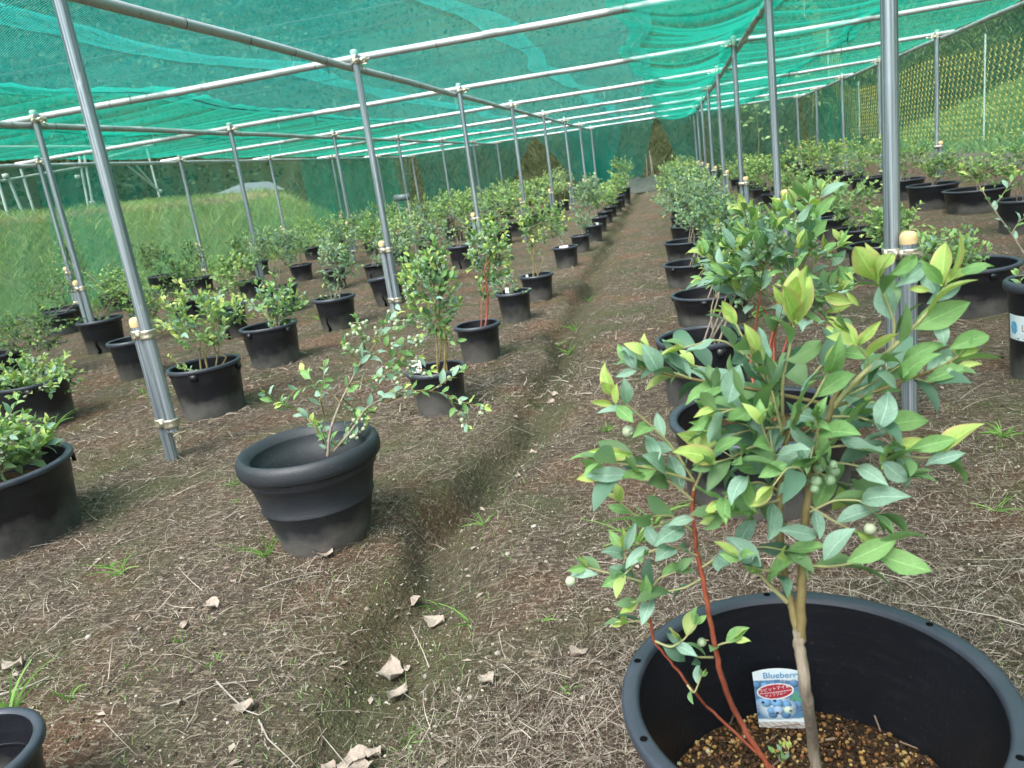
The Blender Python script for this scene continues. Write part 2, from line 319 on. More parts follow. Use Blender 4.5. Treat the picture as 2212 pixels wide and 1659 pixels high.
def ground():
    def ax(lo, hi, a, b_, s, g):
        c = list(np.arange(a, b_, s)); x = a; st = s
        while x > lo: st = min(st * g, 1.6); x -= st; c.insert(0, x)
        x = b_; st = s; c.append(x)
        while x < hi: st = min(st * g, 1.6); x += st; c.append(x)
        return np.array(c)
    X = ax(-60, 50, -1.9, 1.3, .018, 1.045); Y = ax(-12, 75, .8, 3.2, .018, 1.035)
    gx, gy = np.meshgrid(X, Y, indexing='ij'); z = gz(gx, gy)
    m, n = gx.shape; i, j = np.meshgrid(np.arange(m - 1), np.arange(n - 1), indexing='ij')
    f = np.stack([i * n + j, (i + 1) * n + j, (i + 1) * n + j + 1, i * n + j + 1], -1).reshape(-1, 4)
    xc = np.interp(gy, TR[:, 1], TR[:, 0]); d = gx - xc
    moss = np.exp(-((d - .03) / (.10 + .09 * sm((2.4 - gy) / 1))) ** 2) * sm((22 - gy) / 2) * (.75 + .25 * noise2(gx * 4, gy * 4, 8))  # mask for the moss and the shade painted into the trench colour
    grass = np.maximum(sm((XW + .15 - gx) / .3), sm((gx - 4.3) / .5)) * sm((YB + 1 - gy) / 2)
    wild = np.maximum(sm((gy - YB) / 1.), np.maximum(sm((-13.5 - gx) / 1.5), sm((gx - 10.5) / 2)))
    mb = MB(); col = np.stack([np.clip(moss, 0, 1), np.clip(grass, 0, 1), np.clip(wild, 0, 1)], -1).reshape(-1, 3)
    mb.add(np.stack([gx, gy, z], -1).reshape(-1, 3), f, col)
    mb.build('ground', M['ground'], color=True, kind='structure', label='brown soil floor under the nets, rising to grass banks')
ground()

# ------------------------------------------------------------------ ribbons (straw, grass)
def ribbons(mb, P0, dirs, up, L, wd, bend, cols, seg=3, lift=None):
    """P0 (n,3) start, dirs (n,3) heading, bend (n,3) curvature added, cols (n,3)"""
    n = len(P0); t = np.linspace(0, 1, seg + 1)
    C = P0[:, None] + dirs[:, None] * (L[:, None] * t)[..., None] + bend[:, None] * (t ** 2)[None, :, None]
    if lift is not None: C = C + lift[:, None, None] * np.array([0, 0, 1.]) * (4 * t * (1 - t))[None, :, None]
    s = np.cross(dirs, up); s /= np.linalg.norm(s, axis=1)[:, None] + 1e-9
    wv = wd[:, None] * np.linspace(1, .35, seg + 1)
    V = np.stack([C - s[:, None] * wv[..., None], C + s[:, None] * wv[..., None]], 2)  # n,seg+1,2,3
    b = np.arange(n)[:, None] * (2 * (seg + 1)); k = np.arange(seg)[None] * 2
    f = np.stack([b + k, b + k + 1, b + k + 3, b + k + 2], -1).reshape(-1, 4)
    mb.add(V.reshape(-1, 3), f, np.repeat(cols, 2 * (seg + 1), 0))

def sample_ground(n, dmin, dmax, pw=1.0, pad=150):
    """points on the soil inside the camera's wide neighbourhood, log-spaced in distance"""
    az = RNG.uniform(-26, 58, n * 2); d = np.exp(RNG.uniform(math.log(dmin), math.log(dmax), n * 2) ** 1.0)
    x = -np.sin(np.radians(az)) * d; y = np.cos(np.radians(az)) * d
    k = (x > XW) & (x < 3.5) & (y < YB)
    return x[k][:n], y[k][:n]
pot_list = []  # filled below: (x, y, r)

def litter():
    mb = MB()
    for (n, a, b_, Lm, Ls, wd) in ((165000, .75, 4.2, .02, .045, .0005), (44000, 3.2, 15, .05, .06, .0018), (7000, .75, 3.6, .08, .13, .0007)):
        x, y = sample_ground(n, a, b_); n = len(x)
        xc = np.interp(y, TR[:, 1], TR[:, 0]); dens = 1 - .6 * np.exp(-((x - xc - .03) / .15) ** 2) ; dens *= .10 + .90 * sm(.52 + .75 * noise2(x * 2.1, y * 2.1, 21))
        k = RNG.random(n) < np.clip(dens, .08, 1); x, y = x[k], y[k]; n = len(x)
        th = RNG.normal(.5, 1.9, n); tilt = RNG.normal(0, .16, n)
        dr = np.stack([np.cos(th) * np.cos(tilt), np.sin(th) * np.cos(tilt), np.abs(np.sin(tilt))], -1)
        L = Lm * .4 + RNG.random(n) ** 2 * Ls; P = np.stack([x, y, gz(x, y) + RNG.uniform(-.001, .008, n)], -1)
        tone = RNG.random(n)[:, None]; base = np.array([.115, .09, .07]) * (1 - tone) + np.array([.43, .365, .305]) * tone
        dk = (RNG.random(n) < .38)[:, None]; base = np.where(dk, np.array([.06, .038, .028]) * (.6 + tone), base)
        rust = (noise2(x * 1.9 + 3, y * 1.9, 33) > .6)[:, None] & (RNG.random(n) < .6)[:, None]; base = np.where(rust, np.array([.30, .10, .045]) * (.6 + .6 * tone), base)
        bend = RNG.normal(0, 1, (n, 3)) * np.array([1, 1, .12]) * L[:, None] * .28
        up = np.stack([RNG.normal(0, .45, n), RNG.normal(0, .45, n), np.ones(n)], -1)
        ribbons(mb, P, dr, up, L, wd * RNG.uniform(.6, 1.7, n), bend, base, 3 if .0006 < wd < .0015 else 2, lift=RNG.uniform(0, .006, n))
    mb.build('dry_straw', M['vcol'], smooth=False, color=True, kind='stuff', label='dry root fibres and straw scattered over the soil')
    # pebbles and crumbs
    mb = MB()
    ico = np.array([[0, 0, 1], [.89, 0, .45], [.28, .85, .45], [-.72, .53, .45], [-.72, -.53, .45], [.28, -.85, .45], [.72, .53, -.3], [-.28, .85, -.3], [-.89, 0, -.3], [-.28, -.85, -.3], [.72, -.53, -.3]])
    fi = np.array([[0, 1, 2], [0, 2, 3], [0, 3, 4], [0, 4, 5], [0, 5, 1], [1, 6, 2], [2, 7, 3], [3, 8, 4], [4, 9, 5], [5, 10, 1], [2, 6, 7], [3, 7, 8], [4, 8, 9], [5, 9, 10], [1, 10, 6]])
    def rocks(n, a, b_, r0, r1, lo, hi):
        x, y = sample_ground(n, a, b_); n = len(x); r = r0 + (r1 - r0) * RNG.random(n) ** 3
        V = ico[None] * r[:, None, None] * RNG.uniform(.7, 1.25, (n, 1, 3)) * np.array([1, 1, .65]) * RNG.uniform(.85, 1.15, (n, 11, 1))
        th = RNG.uniform(0, 6.28, n); c, s = np.cos(th), np.sin(th); V = np.stack([V[..., 0] * c[:, None] - V[..., 1] * s[:, None], V[..., 0] * s[:, None] + V[..., 1] * c[:, None], V[..., 2]], -1)
        V = V + np.stack([x, y, gz(x, y) + r * .2], -1)[:, None]
        tn = RNG.random(n)[:, None]; c = np.array(lo) * (1 - tn) + np.array(hi) * tn
        mb.add(V.reshape(-1, 3), (fi[None] + np.arange(n)[:, None, None] * 11).reshape(-1, 3), np.repeat(c, 11, 0))
    rocks(11000, .75, 5, .0011, .0040, (.12, .10, .075), (.44, .40, .33)); rocks(340, .8, 6, .003, .009, (.20, .17, .14), (.42, .39, .34)); rocks(7000, .75, 4, .002, .007, (.025, .018, .012), (.09, .065, .045))
    mb.build('pebbles', M['vcol'], color=True, kind='stuff', label='small pale pebbles and dark soil crumbs on the ground')
    # small leaf scraps
    mb = MB(); x, y = sample_ground(900, .8, 9); n = len(x); r = .003 + .011 * RNG.random(n) ** 2
    q = np.array([[-1, 0, 0], [0, .5, .25], [1.2, 0, .05], [0, -.55, .2]]); th = RNG.uniform(0, 6.28, n); c, s = np.cos(th), np.sin(th)
    V = q[None] * r[:, None, None] * RNG.uniform(.7, 1.3, (n, 4, 3)); V = np.stack([V[..., 0] * c[:, None] - V[..., 1] * s[:, None], V[..., 0] * s[:, None] + V[..., 1] * c[:, None], V[..., 2] + .004], -1) + np.stack([x, y, gz(x, y)], -1)[:, None]
    tn = RNG.random(n)[:, None]; mb.add(V.reshape(-1, 3), (np.array([[0, 1, 2], [0, 2, 3]])[None] + np.arange(n)[:, None, None] * 4).reshape(-1, 3), np.repeat(np.array([.13, .095, .07]) * (1 - tn) + np.array([.36, .30, .25]) * tn, 4, 0))
    mb.build('leaf_scraps', M['vcol'], color=True, kind='stuff', label='scraps of dry pale leaf lying on the soil')
    # low green ground cover
    mb = MB(); x, y = sample_ground(18000, .9, 10); k = (noise2(x * 2.6, y * 2.6, 9) > .15) | (np.abs(x + .7) < .22); x, y = x[k], y[k]; n = len(x)
    th = RNG.uniform(0, 6.28, n); dr = np.stack([np.cos(th) * .6, np.sin(th) * .6, np.full(n, .8)], -1); tn = RNG.random(n)[:, None]
    ribbons(mb, np.stack([x, y, gz(x, y)], -1), dr, np.tile([0, 0, 1.], (n, 1)) + RNG.normal(0, .3, (n, 3)), RNG.uniform(.005, .02, n), RNG.uniform(.0007, .0016, n), RNG.normal(0, .004, (n, 3)), np.array([.09, .13, .04]) * (1 - tn) + np.array([.24, .34, .14]) * tn, 2)
    mb.build('moss_sprouts', M['vgrass'], color=True, kind='stuff', label='fine green seedlings and moss between the straw')
litter()

def banks():
    mb = MB()
    def blades(n, x, y, L0, L1, lo, hi, wd):
        th = RNG.uniform(0, 6.28, n); tl = RNG.uniform(.1, .7, n); dr = np.stack([np.cos(th) * tl, np.sin(th) * tl, np.ones(n)], -1); dr /= np.linalg.norm(dr, axis=1)[:, None]
        tn = np.clip(.5 + .5 * noise2(x * 1.5, y * 1.5, 12) + RNG.normal(0, .25, n), 0, 1)[:, None]; L = RNG.uniform(L0, L1, n)
        ribbons(mb, np.stack([x, y, gz(x, y) - .01], -1), dr, np.stack([-np.sin(th), np.cos(th), np.zeros(n)], -1) + RNG.normal(0, .5, (n, 3)), L, wd * RNG.uniform(.7, 1.4, n), np.stack([np.cos(th), np.sin(th), -np.ones(n) * .5], -1) * L[:, None] * .35, np.array(lo) * (1 - tn) + np.array(hi) * tn, 2)
    n = 42000; x = RNG.uniform(-11.5, XW - .1, n); y = 5 + 18 * RNG.random(n) ** 1.2; k = (noise2(x * 2.3, y * 2.3, 90) > -.1) | (RNG.random(n) < .35); x, y = x[k], y[k]; n = len(x); blades(n, x, y, .06, .27, (.075, .125, .04), (.24, .34, .105), .005)
    n = 15000; x = RNG.uniform(-10.4, -9.1, n); y = 5 + 15 * RNG.random(n); blades(n, x, y, .05, .13, (.22, .18, .11), (.42, .36, .24), .006)
    n = 26000; x = RNG.uniform(4.3, 12, n); y = 8 + 27 * RNG.random(n); blades(n, x, y, .10, .26, (.065, .12, .04), (.20, .30, .10), .011)
    mb.build('bank_grass', M['vgrass'], color=True, kind='stuff', label='bright green grass on the banks beside the net house')
    mb = MB(); n = 38000; x = RNG.uniform(-13, 12, n); y = YB - .3 + 12 * RNG.random(n) ** 1.4; blades(n, x, y, .12, .5, (.018, .032, .013), (.065, .085, .034), .014)
    n = 5000; x = RNG.uniform(-9, 5, n); y = YB - .6 + 2.5 * RNG.random(n); blades(n, x, y, .2, .7, (.05, .06, .025), (.12, .12, .06), .006)
    mb.build('hillside_weeds', M['vgrass'], color=True, kind='stuff', label='dark brown green weeds on the slope behind the far net')
    # woodland
    mb = MB(); n = 135000
    side = RNG.random(n); x = np.where(side < .36, RNG.uniform(-34, -13.5, n), np.where(side < .62, 9.6 + 24 * RNG.random(n) ** 1.5, RNG.uniform(-34, 34, n)))
    y = np.where(side < .62, RNG.uniform(2, 45, n), RNG.uniform(27, 48, n))
    cr = np.maximum(0, noise2(x * .55, y * .55, 14) + .45) ; h = gz(x, y) + (2.2 + 4.6 * cr) * RNG.random(n) ** .6 * np.where(x < 0, sm((-13 - x) / 3 + (y > 27) * 1.), 1)
    s = RNG.uniform(.04, .15, n); q = np.array([[-1, 0, 0], [0, .6, .2], [1, 0, 0], [0, -.6, .2]])
    A = RNG.normal(0, 1, (n, 3)); A /= np.linalg.norm(A, axis=1)[:, None]; Bv = np.cross(A, RNG.normal(0, 1, (n, 3))); Bv /= np.linalg.norm(Bv, axis=1)[:, None]; Cv = np.cross(A, Bv)
    V = np.stack([x, y, h], -1)[:, None] + s[:, None, None] * (q[None, :, 0:1] * A[:, None] + q[None, :, 1:2] * Bv[:, None] + q[None, :, 2:3] * Cv[:, None])
    tn = np.clip(RNG.random(n) * .6 + .5 * noise2(x * .4, y * .4, 15), 0, 1)[:, None]
    mb.add(V.reshape(-1, 3), (np.array([[0, 1, 2], [0, 2, 3]])[None] + np.arange(n)[:, None, None] * 4).reshape(-1, 3), np.repeat(np.array([.015, .036, .018]) * (1 - tn) + np.array([.065, .11, .045]) * tn, 4, 0))
    mb.build('woodland', M['vforest'], color=True, smooth=False, kind='stuff', label='dense dark woodland on the hills beyond the nets')
banks()

# ------------------------------------------------------------------ frame of pipes
H = 1.832; PR = .0243
COLX = [-7.2, -4.69, -2.06, .655, 3.24]; ROWY = [2.68 + 2.8 * j for j in range(8)]
COLN = ['line beside the grass bank', 'line second from the grass bank', 'line just left of the trench', 'line just right of the trench', 'line beside the yellow fence']
ORD = ['nearest', 'second', 'third', 'fourth', 'fifth', 'sixth', 'seventh', 'farthest']
def clamp_mesh():
    mb = MB()
    for cx in (0, .058):
        lathe(mb, [(PR + .001, -.017), (PR + .006, -.017), (PR + .0075, -.012), (PR + .0055, -.004), (PR + .0055, .004), (PR + .0075, .012), (PR + .006, .017), (PR + .001, .017)], 16); mb.v[-1] = mb.v[-1] + np.array([cx, 0, 0])
    box(mb, (.029, -.026, 0), (.022, .012, .026)); box(mb, (.029, .026, 0), (.022, .010, .024))
    for cx, sg in ((.005, -1), (.062, -1)):
        tube(mb, [(cx - .004, sg * .030, .002), (cx + .028, sg * .046, .004)], .0045, 8); tube(mb, [(cx + .028, sg * .046, .004), (cx + .040, sg * .051, .005)], .0085, 6)
        box(mb, (cx - .006, sg * .029, 0), (.016, .012, .030), [[.9, .43, 0], [-.43, .9, 0], [0, 0, 1]])
    tube(mb, [(.085, -.012, 0), (.112, -.018, .004)], .0045, 8); tube(mb, [(.104, -.016, .003), (.114, -.0185, .004)], .0085, 6)
    return mb.mesh('clamp', M['clamp'])
CLAMP = clamp_mesh()
def cap_mesh(nm, m, h):
    mb = MB(); lathe(mb, [(.0255, -.012), (.0262, 0), (.0262, h * .35), (.0235, h * .7), (.0165, h * .92), (.006, h), (.0, h)], 16); return mb.mesh(nm, m)
CAPY = cap_mesh('stub_cap', M['cap_yellow'], .026); CAPC = cap_mesh('pipe_cap', M['cap_clear'], .018)
def pipe_seg(z0, z1, mat, nm, flute=True, n=24):
    mb = MB(); tube(mb, [(0, 0, z0), (0, 0, (z0 + z1) / 2), (0, 0, z1)], PR, n); return mb.mesh(nm, mat)
MAINP = pipe_seg(.13, H + .055, M['pipe'], 'pipe'); STUB = pipe_seg(-.08, .575, M['pipe'], 'ground_stub')
post_t = {}
def post(i, j):
    X, Y = COLX[i], ROWY[j]
    dx, dy = {2: (.03, .0), 3: (-.02, .03)}.get(i, (.02, 0))
    t = thing('steel_post', (X, Y, 0), 'steel post with ground stub, %s in the %s' % (ORD[j], COLN[i]), 'post', 'posts holding up the net roof')
    ang = [2.9, 2.9, 2.75, -.9, -1.0][i]
    t.rotation_euler.z = 0
    sx, sy = .058 * math.cos(ang), .058 * math.sin(ang)
    link('pipe', MAINP, t); link('ground_stub', STUB, t, loc=(sx, sy, gz(X + sx, Y + sy) * 1.0))
    link('stub_cap', CAPY, t, loc=(sx, sy, .578)); link('pipe_cap', CAPC, t, loc=(0, 0, H + .057))
    for z, rz in ((.535, ang), (.165, ang)):
        mtx = Matrix.Translation((0, 0, z)) @ Matrix.Rotation(rz, 4, 'Z'); link('clamp', CLAMP, t, mat=mtx)
    m1 = Matrix.Translation((0, 0, H - .005)) @ Matrix.Rotation(ang * 0 + (0 if i < 3 else math.pi), 4, 'Z') @ Matrix.Rotation(0, 4, 'X'); link('clamp', CLAMP, t, mat=m1)
    m2 = Matrix.Translation((0, .0, H + .02)) @ Matrix.Rotation(math.pi / 2, 4, 'Z') @ Matrix.Rotation(R_(90), 4, 'X'); link('clamp', CLAMP, t, mat=m2)
for i in range(5):
    for j in range(8): post(i, j)
# cable ties
def tie_mesh():
    mb = MB(); a = np.linspace(0, 2 * np.pi, 13); P = np.stack([np.cos(a) * (PR + .0015), 0 * a, np.sin(a) * (PR + .0015)], -1); tube(mb, P, .0018, 5, cap=False); return mb.mesh('cable_tie', M['tie_black'])
def tail_mesh(k, m):
    mb = MB(); L = (.07, .10, .045)[k]; tube(mb, [(0, 0, -PR), (.003 * k, .004, -PR - L * .4), (.012 * (k - 1), .0, -PR - L * .8), (.02 * (k - 1), -.004, -PR - L)], .0014, 4); return mb.mesh('tie_tail', m)
TIE = tie_mesh(); TAILS = [tail_mesh(k, M['white_plastic']) for k in range(3)] + [tail_mesh(k, M['tie_black']) for k in range(3)]
def beam(name, A, B, label, ties, along):
    A = np.array(A, float); B = np.array(B, float); L = np.linalg.norm(B - A)
    t = thing(name, A, label, 'pipe', 'long horizontal pipes of the net roof')
    mb = MB(); k = int(L / .7) + 2; P = np.linspace(0, 1, k)[:, None] * (B - A)[None]; P[:, 2] += .004 * np.sin(np.arange(k) * 1.7); tube(mb, P, PR, 16); mb.build('pipe', M['roofpipe'], t)
    mb = MB(); q = 4.0
    while q < L - .5:
        c = (B - A) / L * q; d = (B - A) / L * .055; tube(mb, [c - d, c + d], PR + .0022, 16); q += 5.4
    if mb.n: mb.build('coupler', M['roofpipe'], t)
    rz = math.atan2(B[1] - A[1], B[0] - A[0]) - math.pi / 2; q = .3; r_ = random.Random(name + label)
    while q < L - .1:
        c = Vector((B - A) / L * q); mt = Matrix.Translation(c) @ Matrix.Rotation(rz, 4, 'Z'); link('cable_tie', TIE, t, mat=mt)
        if r_.random() < ties[1]: link('tie_tail', TAILS[r_.choice((0, 1, 2, 0, 1, 3, 4, 5) if along else (1, 1, 0, 4, 5))], t, mat=mt @ Matrix.Rotation(r_.uniform(-.4, .4), 4, 'Y'))
        q += ties[0] * r_.uniform(.7, 1.3)
for i, X in enumerate(COLX):
    beam('roof_pipe', (X - .05 if i < 3 else X + .05, -1.5 if i != 3 else -1.5, H - .03), (X - .05 if i < 3 else X + .05, ROWY[7] + .25, H - .03), 'long pipe running away over the posts, ' + ['leftmost of five', 'second of five from the left', 'third of five, just left of the trench', 'fourth of five, right of the trench', 'rightmost of five, edge of the roof net'][i], (.42 if i in (0, 4) else .62, .85 if i in (0, 4) else .5), True)
for j, Y in enumerate(ROWY):
    beam('cross_pipe', (-10.5 if j < 2 else -7.55, Y + .05, H + .022), (3.45, Y + .05, H + .022), 'grey pipe crossing the roof from side to side, %s of eight' % ORD[j], (1.1, .45), False)

# ------------------------------------------------------------------ nets
def sheet(name, mat, P, dens=None, **kw):
    """P (m,n,3) grid"""
    m, n = P.shape[:2]; i, j = np.meshgrid(np.arange(m - 1), np.arange(n - 1), indexing='ij')
    f = np.stack([i * n + j, (i + 1) * n + j, (i + 1) * n + j + 1, i * n + j + 1], -1).reshape(-1, 4)
    d = np.ones((m, n)) if dens is None else dens; mb = MB(); mb.add(P.reshape(-1, 3), f, np.repeat(d.reshape(-1, 1), 3, 1))
    du = np.linalg.norm(np.diff(P, axis=0), axis=2).mean(1); dv = np.linalg.norm(np.diff(P, axis=1), axis=2).mean(0)
    U, V = np.meshgrid(np.append(0, np.cumsum(du)), np.append(0, np.cumsum(dv)), indexing='ij'); mb.uv = np.stack([U, V], -1).reshape(-1, 2)
    return mb.build(name, mat, color=True, **kw)
def roof_sheet(x0, x1, y0, y1, mat, ripple, sag, label, dens=(1, .2), under=0, nx=26):
    ny = int((y1 - y0) / .07); X = np.linspace(0, 1, nx); Y = np.linspace(y0, y1, ny); u, y = np.meshgrid(X, Y, indexing='ij')
    sc_ = .05 * np.abs(np.sin((y - 2.73) * np.pi / 2.8)); xe0 = x0 - .11 + .06 * np.sin(y * 1.3) + .03 * np.sin(y * 3.1 + x0) + sc_; xe1 = x1 + .11 + .06 * np.sin(y * 1.3 + .2) + .03 * np.sin(y * 3.1 + x1) - sc_; x = xe0 + (xe1 - xe0) * u
    ph = np.abs(((y - 2.73) / 2.8) % 1); between = np.sin(np.pi * ph)
    z = H + .052 - sag * between * (.7 + .3 * noise2(x, y, 41)) - .035 * np.sin(np.pi * u) * (.6 + .4 * np.sin(y * 1.1 + x0)) + .008 * ((x0 * 10) % 3)
    sw = noise2(x * .7 + 5, y * .4, 43)
    rp = np.sin(y * 9.5 + 2.2 * sw + x * .5) * .5 + .5 * np.sin(y * 17 + 3 * sw - x * .8 + 1) + .5 * np.sin(y * 27 + 2 * sw); rp = np.sign(rp) * np.abs(rp) ** .75
    z = z + ripple * rp * (.4 + .6 * np.abs(noise2(x * .9, y * .9, 44))) * np.clip(between * 2, .25, 1) - under * np.sin(np.pi * u) * (.7 + .3 * np.sin(y * 2.4))
    edge_ = .55 * (np.exp(-(u / .035) ** 2) + np.exp(-((1 - u) / .035) ** 2)); band = .18 * noise2(x * 1.8 + 9, y * .5, 47)
    d = edge_ + band + dens[0] + dens[1] * np.clip(rp * .9, -1, 1.5) * (.5 + .8 * np.abs(sw))
    return sheet('roof_net', mat, np.stack([x, y, z], -1), d, label=label, cat='net', group='net sheets laid over the roof pipes')
Y0, Y1 = -1.6, ROWY[7] + .25
roof_sheet(-10.4, -7.15, 1.5, 7.2, M['net_roof'], .01, .05, 'thin teal roof net reaching out over the left grass bank')
roof_sheet(-7.25, -5.35, Y0, Y1, M['net_thick'], .020, .06, 'bunched green roof net at the left edge, above the leftmost posts', (.95, .6))
roof_sheet(-5.45, -3.75, Y0, Y1, M['net_thick'], .022, .07, 'rippled green roof net above the second line of posts from the left', (1.0, .7))
roof_sheet(-3.85, -2.62, Y0, Y1, M['net_roof'], .006, .05, 'narrow thin teal roof net left of the pipe by the trench', (1, .1))
roof_sheet(-2.68, -1.06, Y0, Y1, M['net_roof'], .006, .05, 'thin teal roof net straight above the left posts of the trench', (1.05, .1))
roof_sheet(-1.10, -.20, Y0, Y1, M['net_roof'], .005, .04, 'thin teal roof net above the trench with a straight lacing line', (1.05, .1))
roof_sheet(-.24, .72, Y0, Y1, M['net_thick'], .034, .05, 'heavily pleated green roof net hanging below the pipes right of the trench', (1.15, .75), under=.13)
roof_sheet(.70, 1.95, Y0, Y1, M['net_thick'], .026, .05, 'green pleated roof net between the right posts and its dark tied seam', (1.0, .65), under=.06)
roof_sheet(1.92, 3.32, Y0, Y1, M['net_thick'], .012, .06, 'green roof net along the right edge above the big tubs', (1.0, .5))
# lacing cords: dark lines along the seams and across the net
def cord(x0, y0, x1, y1, r, mat, label, wob=.03, ticks=0):
    t = thing('lacing', (x0, y0, H + .05), label, 'cord', 'cords lacing the roof nets'); k = 60; s = np.linspace(0, 1, k)
    X = (x1 - x0) * s; Y = (y1 - y0) * s; ya = y0 + Y; P = np.stack([X + wob * np.sin(ya * 1.3) * 2 + .05 * np.sin(ya * 3.1 + x0), Y, -.035 * np.sin(np.pi * (((ya - 2.73) / 2.8) % 1)) + .006], -1)
    mb = MB(); tube(mb, P, r, 5); mb.build('lacing_line', mat, t)
    if ticks:
        mb = MB(); rr = random.Random(x0)
        for _ in range(ticks):
            q = P[rr.randrange(k)]; L = rr.uniform(.04, .12); tube(mb, [q, q + np.array([rr.uniform(-.02, .02), rr.uniform(-.02, .02), -L])], .0016, 4)
        mb.build('loose_ends', M['tie_black'], t)
cord(-3.80, 0, -3.80, Y1, .006, M['tie_black'], 'dark lacing cord with hanging ends on the left green net', ticks=60)
cord(-5.40, 1, -5.40, Y1, .003, M['tie_black'], 'dark lacing cord farthest left on the roof net', ticks=50)
cord(-.22, 0, -.22, Y1, .0035, M['white_plastic'], 'pale lacing cord edging the pleated green net right of the trench')
cord(1.93, 0, 1.93, Y1, .006, M['tie_black'], 'dark lacing cord with hanging ends near the right edge', ticks=70)
for (a, b_, nm) in ((3.1, -.2, 'second'), (4.0, .25, 'third'), (4.75, -.2, 'fourth'), (6.2, .3, 'fifth')):
    cord(-3.8, a, -.25, a + b_, .003, M['tie_black'], 'thin black cord across the thin teal net, %s from the camera' % nm)
cord(-3.8, 2.0, -.25, 2.5, .0018, M['tie_black'], 'thin black cord across the thin teal net, nearest the camera')
cord(-2.65, 0, -2.65, Y1, .006, M['net_double'], 'pale teal cord above the left posts by the trench')
cord(-1.08, 0, -1.08, Y1, .006, M['net_double'], 'pale teal cord straight above the trench')

def side_sheet(name, x, y0, y1, zt, drape, mat, label, dens=1.0, fold=.04, ff=3.0):
    ny = int((y1 - y0) / .08) + 3; nz = 22; y = np.linspace(y0, y1, ny); v = np.linspace(0, 1, nz); yy, vv = np.meshgrid(y, v, indexing='ij')
    zb = gz(np.full(ny, x + drape), y) + .015; zz = zt + (zb[:, None] - zt) * vv; xx = x + drape * vv ** 2.2 + fold * np.sin(yy * ff + 2 * np.sin(yy * .7)) * (.25 + vv) + .02 * np.sin(yy * 9 + vv * 3)
    return sheet(name, mat, np.stack([xx, yy, zz], -1), np.full(yy.shape, dens), label=label, cat='net', group='nets hanging round the edge of the frame')
side_sheet('side_net', -7.32, 2.0, 22.4, H - .03, -.35, M['net_side'], 'wide see-through green net hanging before the left grass bank', 1.0)
side_sheet('side_net', -7.24, 8.25, 9.5, H - .02, -.05, M['net_double'], 'doubled strip of green net hanging beside the leftmost post', .55, .07, 9)
side_sheet('side_net', -7.20, 15.2, 20.8, H - .01, .25, M['net_double'], 'dense teal net bunched at the far left corner', .9, .12, 5)
side_sheet('side_net', 3.36, 1.0, 22.4, H - .03, .42, M['net_side'], 'fine dark teal net hanging in front of the yellow fence', 1.7, .03)
side_sheet('side_net', 3.33, 15.6, 20.0, H - .03, .12, M['net_double'], 'doubled light green net on the right side near the far corner', .75, .07, 4)
side_sheet('side_net', 3.31, 12.9, 13.9, H - .03, .1, M['net_double'], 'narrow doubled strip of green net on the right side', .45, .05, 8)
# back curtains with triangular gaps
YBK = ROWY[7] + .35
def curtain(xt0, xt1, xb0, xb1, label, dens=1., fold=.05, zb=.05, mat='net_back'):
    nx = max(12, int((xt1 - xt0) / .09)); nz = 24; u = np.linspace(0, 1, nx); v = np.linspace(0, 1, nz); uu, vv = np.meshgrid(u, v, indexing='ij'); e = vv ** .85
    x0 = xt0 + (xb0 - xt0) * e; x1 = xt1 + (xb1 - xt1) * e; squeeze = (xt1 - xt0) / np.maximum(.3, (x1 - x0)); xx = x0 + (x1 - x0) * uu
    yy = YBK + .15 * vv + fold * (squeeze ** .5) * np.sin(uu * (xt1 - xt0) * 5.5 + 2 * np.sin(vv * 2)) * (.2 + vv); zz = (H + .03) * (1 - vv) + zb * vv - .03 * np.sin(uu * 9) * (1 - vv)
    sheet('back_net', M[mat], np.stack([xx, yy, zz], -1), dens * np.clip(squeeze, .8, 2.2), label=label, cat='net', group='net curtains closing the far end')
curtain(-7.2, -3.7, -7.1, -4.9, 'dark green net curtain at the far left end'); curtain(-3.7, -.35, -2.4, -.9, 'green net curtain drawn together left of the far end of the trench', 1.1)
curtain(-3.0, -1.2, -2.1, -1.75, 'second layer of green net drawn to a point at the far end', 1., .08)
curtain(-.30, .95, .35, .75, 'narrow green net curtain just right of the far end of the trench'); curtain(.95, 3.3, 1.0, 3.5, 'wide green net curtain at the far right end', 1.0)

# net heap at the end of the trench
def heap():
    u = np.linspace(-1, 1, 30); v = np.linspace(-1, 1, 22); uu, vv = np.meshgrid(u, v, indexing='ij'); r = np.clip(1 - uu ** 2 - vv ** 2, 0, 1) ** .5
    x = -.75 + uu * .95; y = YBK - .6 + vv * .55; z = r * .34 * (1 + .6 * noise2(uu * 7, vv * 7, 50)) + .01
    sheet('net_heap', M['net_grey'], np.stack([x, y, z], -1), np.full(uu.shape, 2.2), label='grey green heap of old net at the far end of the trench', cat='net')
    P = [(x, YBK + .4) for x in (-.55, -.40, -.34, -.1)]
heap()
def stick(P0, P1, r, label, name='wooden_stake', mat='wood', cat='stake', group=None):
    mb = MB(); P0 = np.array(P0, float); P1 = np.array(P1, float); P = np.array([P0, (P0 + P1) / 2 + .01, P1]); mb2 = P - P0; tube(mb, mb2, [r, r * .95, r * .8], 8); return mb.build(name, M[mat], loc=Vector(P0), label=label, cat=cat, group=group)
for k, (px, py, hh, lb) in enumerate([(1395, 378, .95, 'left of three pale sticks by the net heap'), (1407, 374, 1.05, 'middle of three pale sticks by the net heap'), (1412, 376, .9, 'right of three pale sticks by the net heap')]):
    p = ony(px, 372, YBK + .6); z0 = float(gz(p[0], p[1])); stick((p[0], p[1], z0), (p[0] - .05 * (k - 1), p[1], z0 + hh), .014, lb)
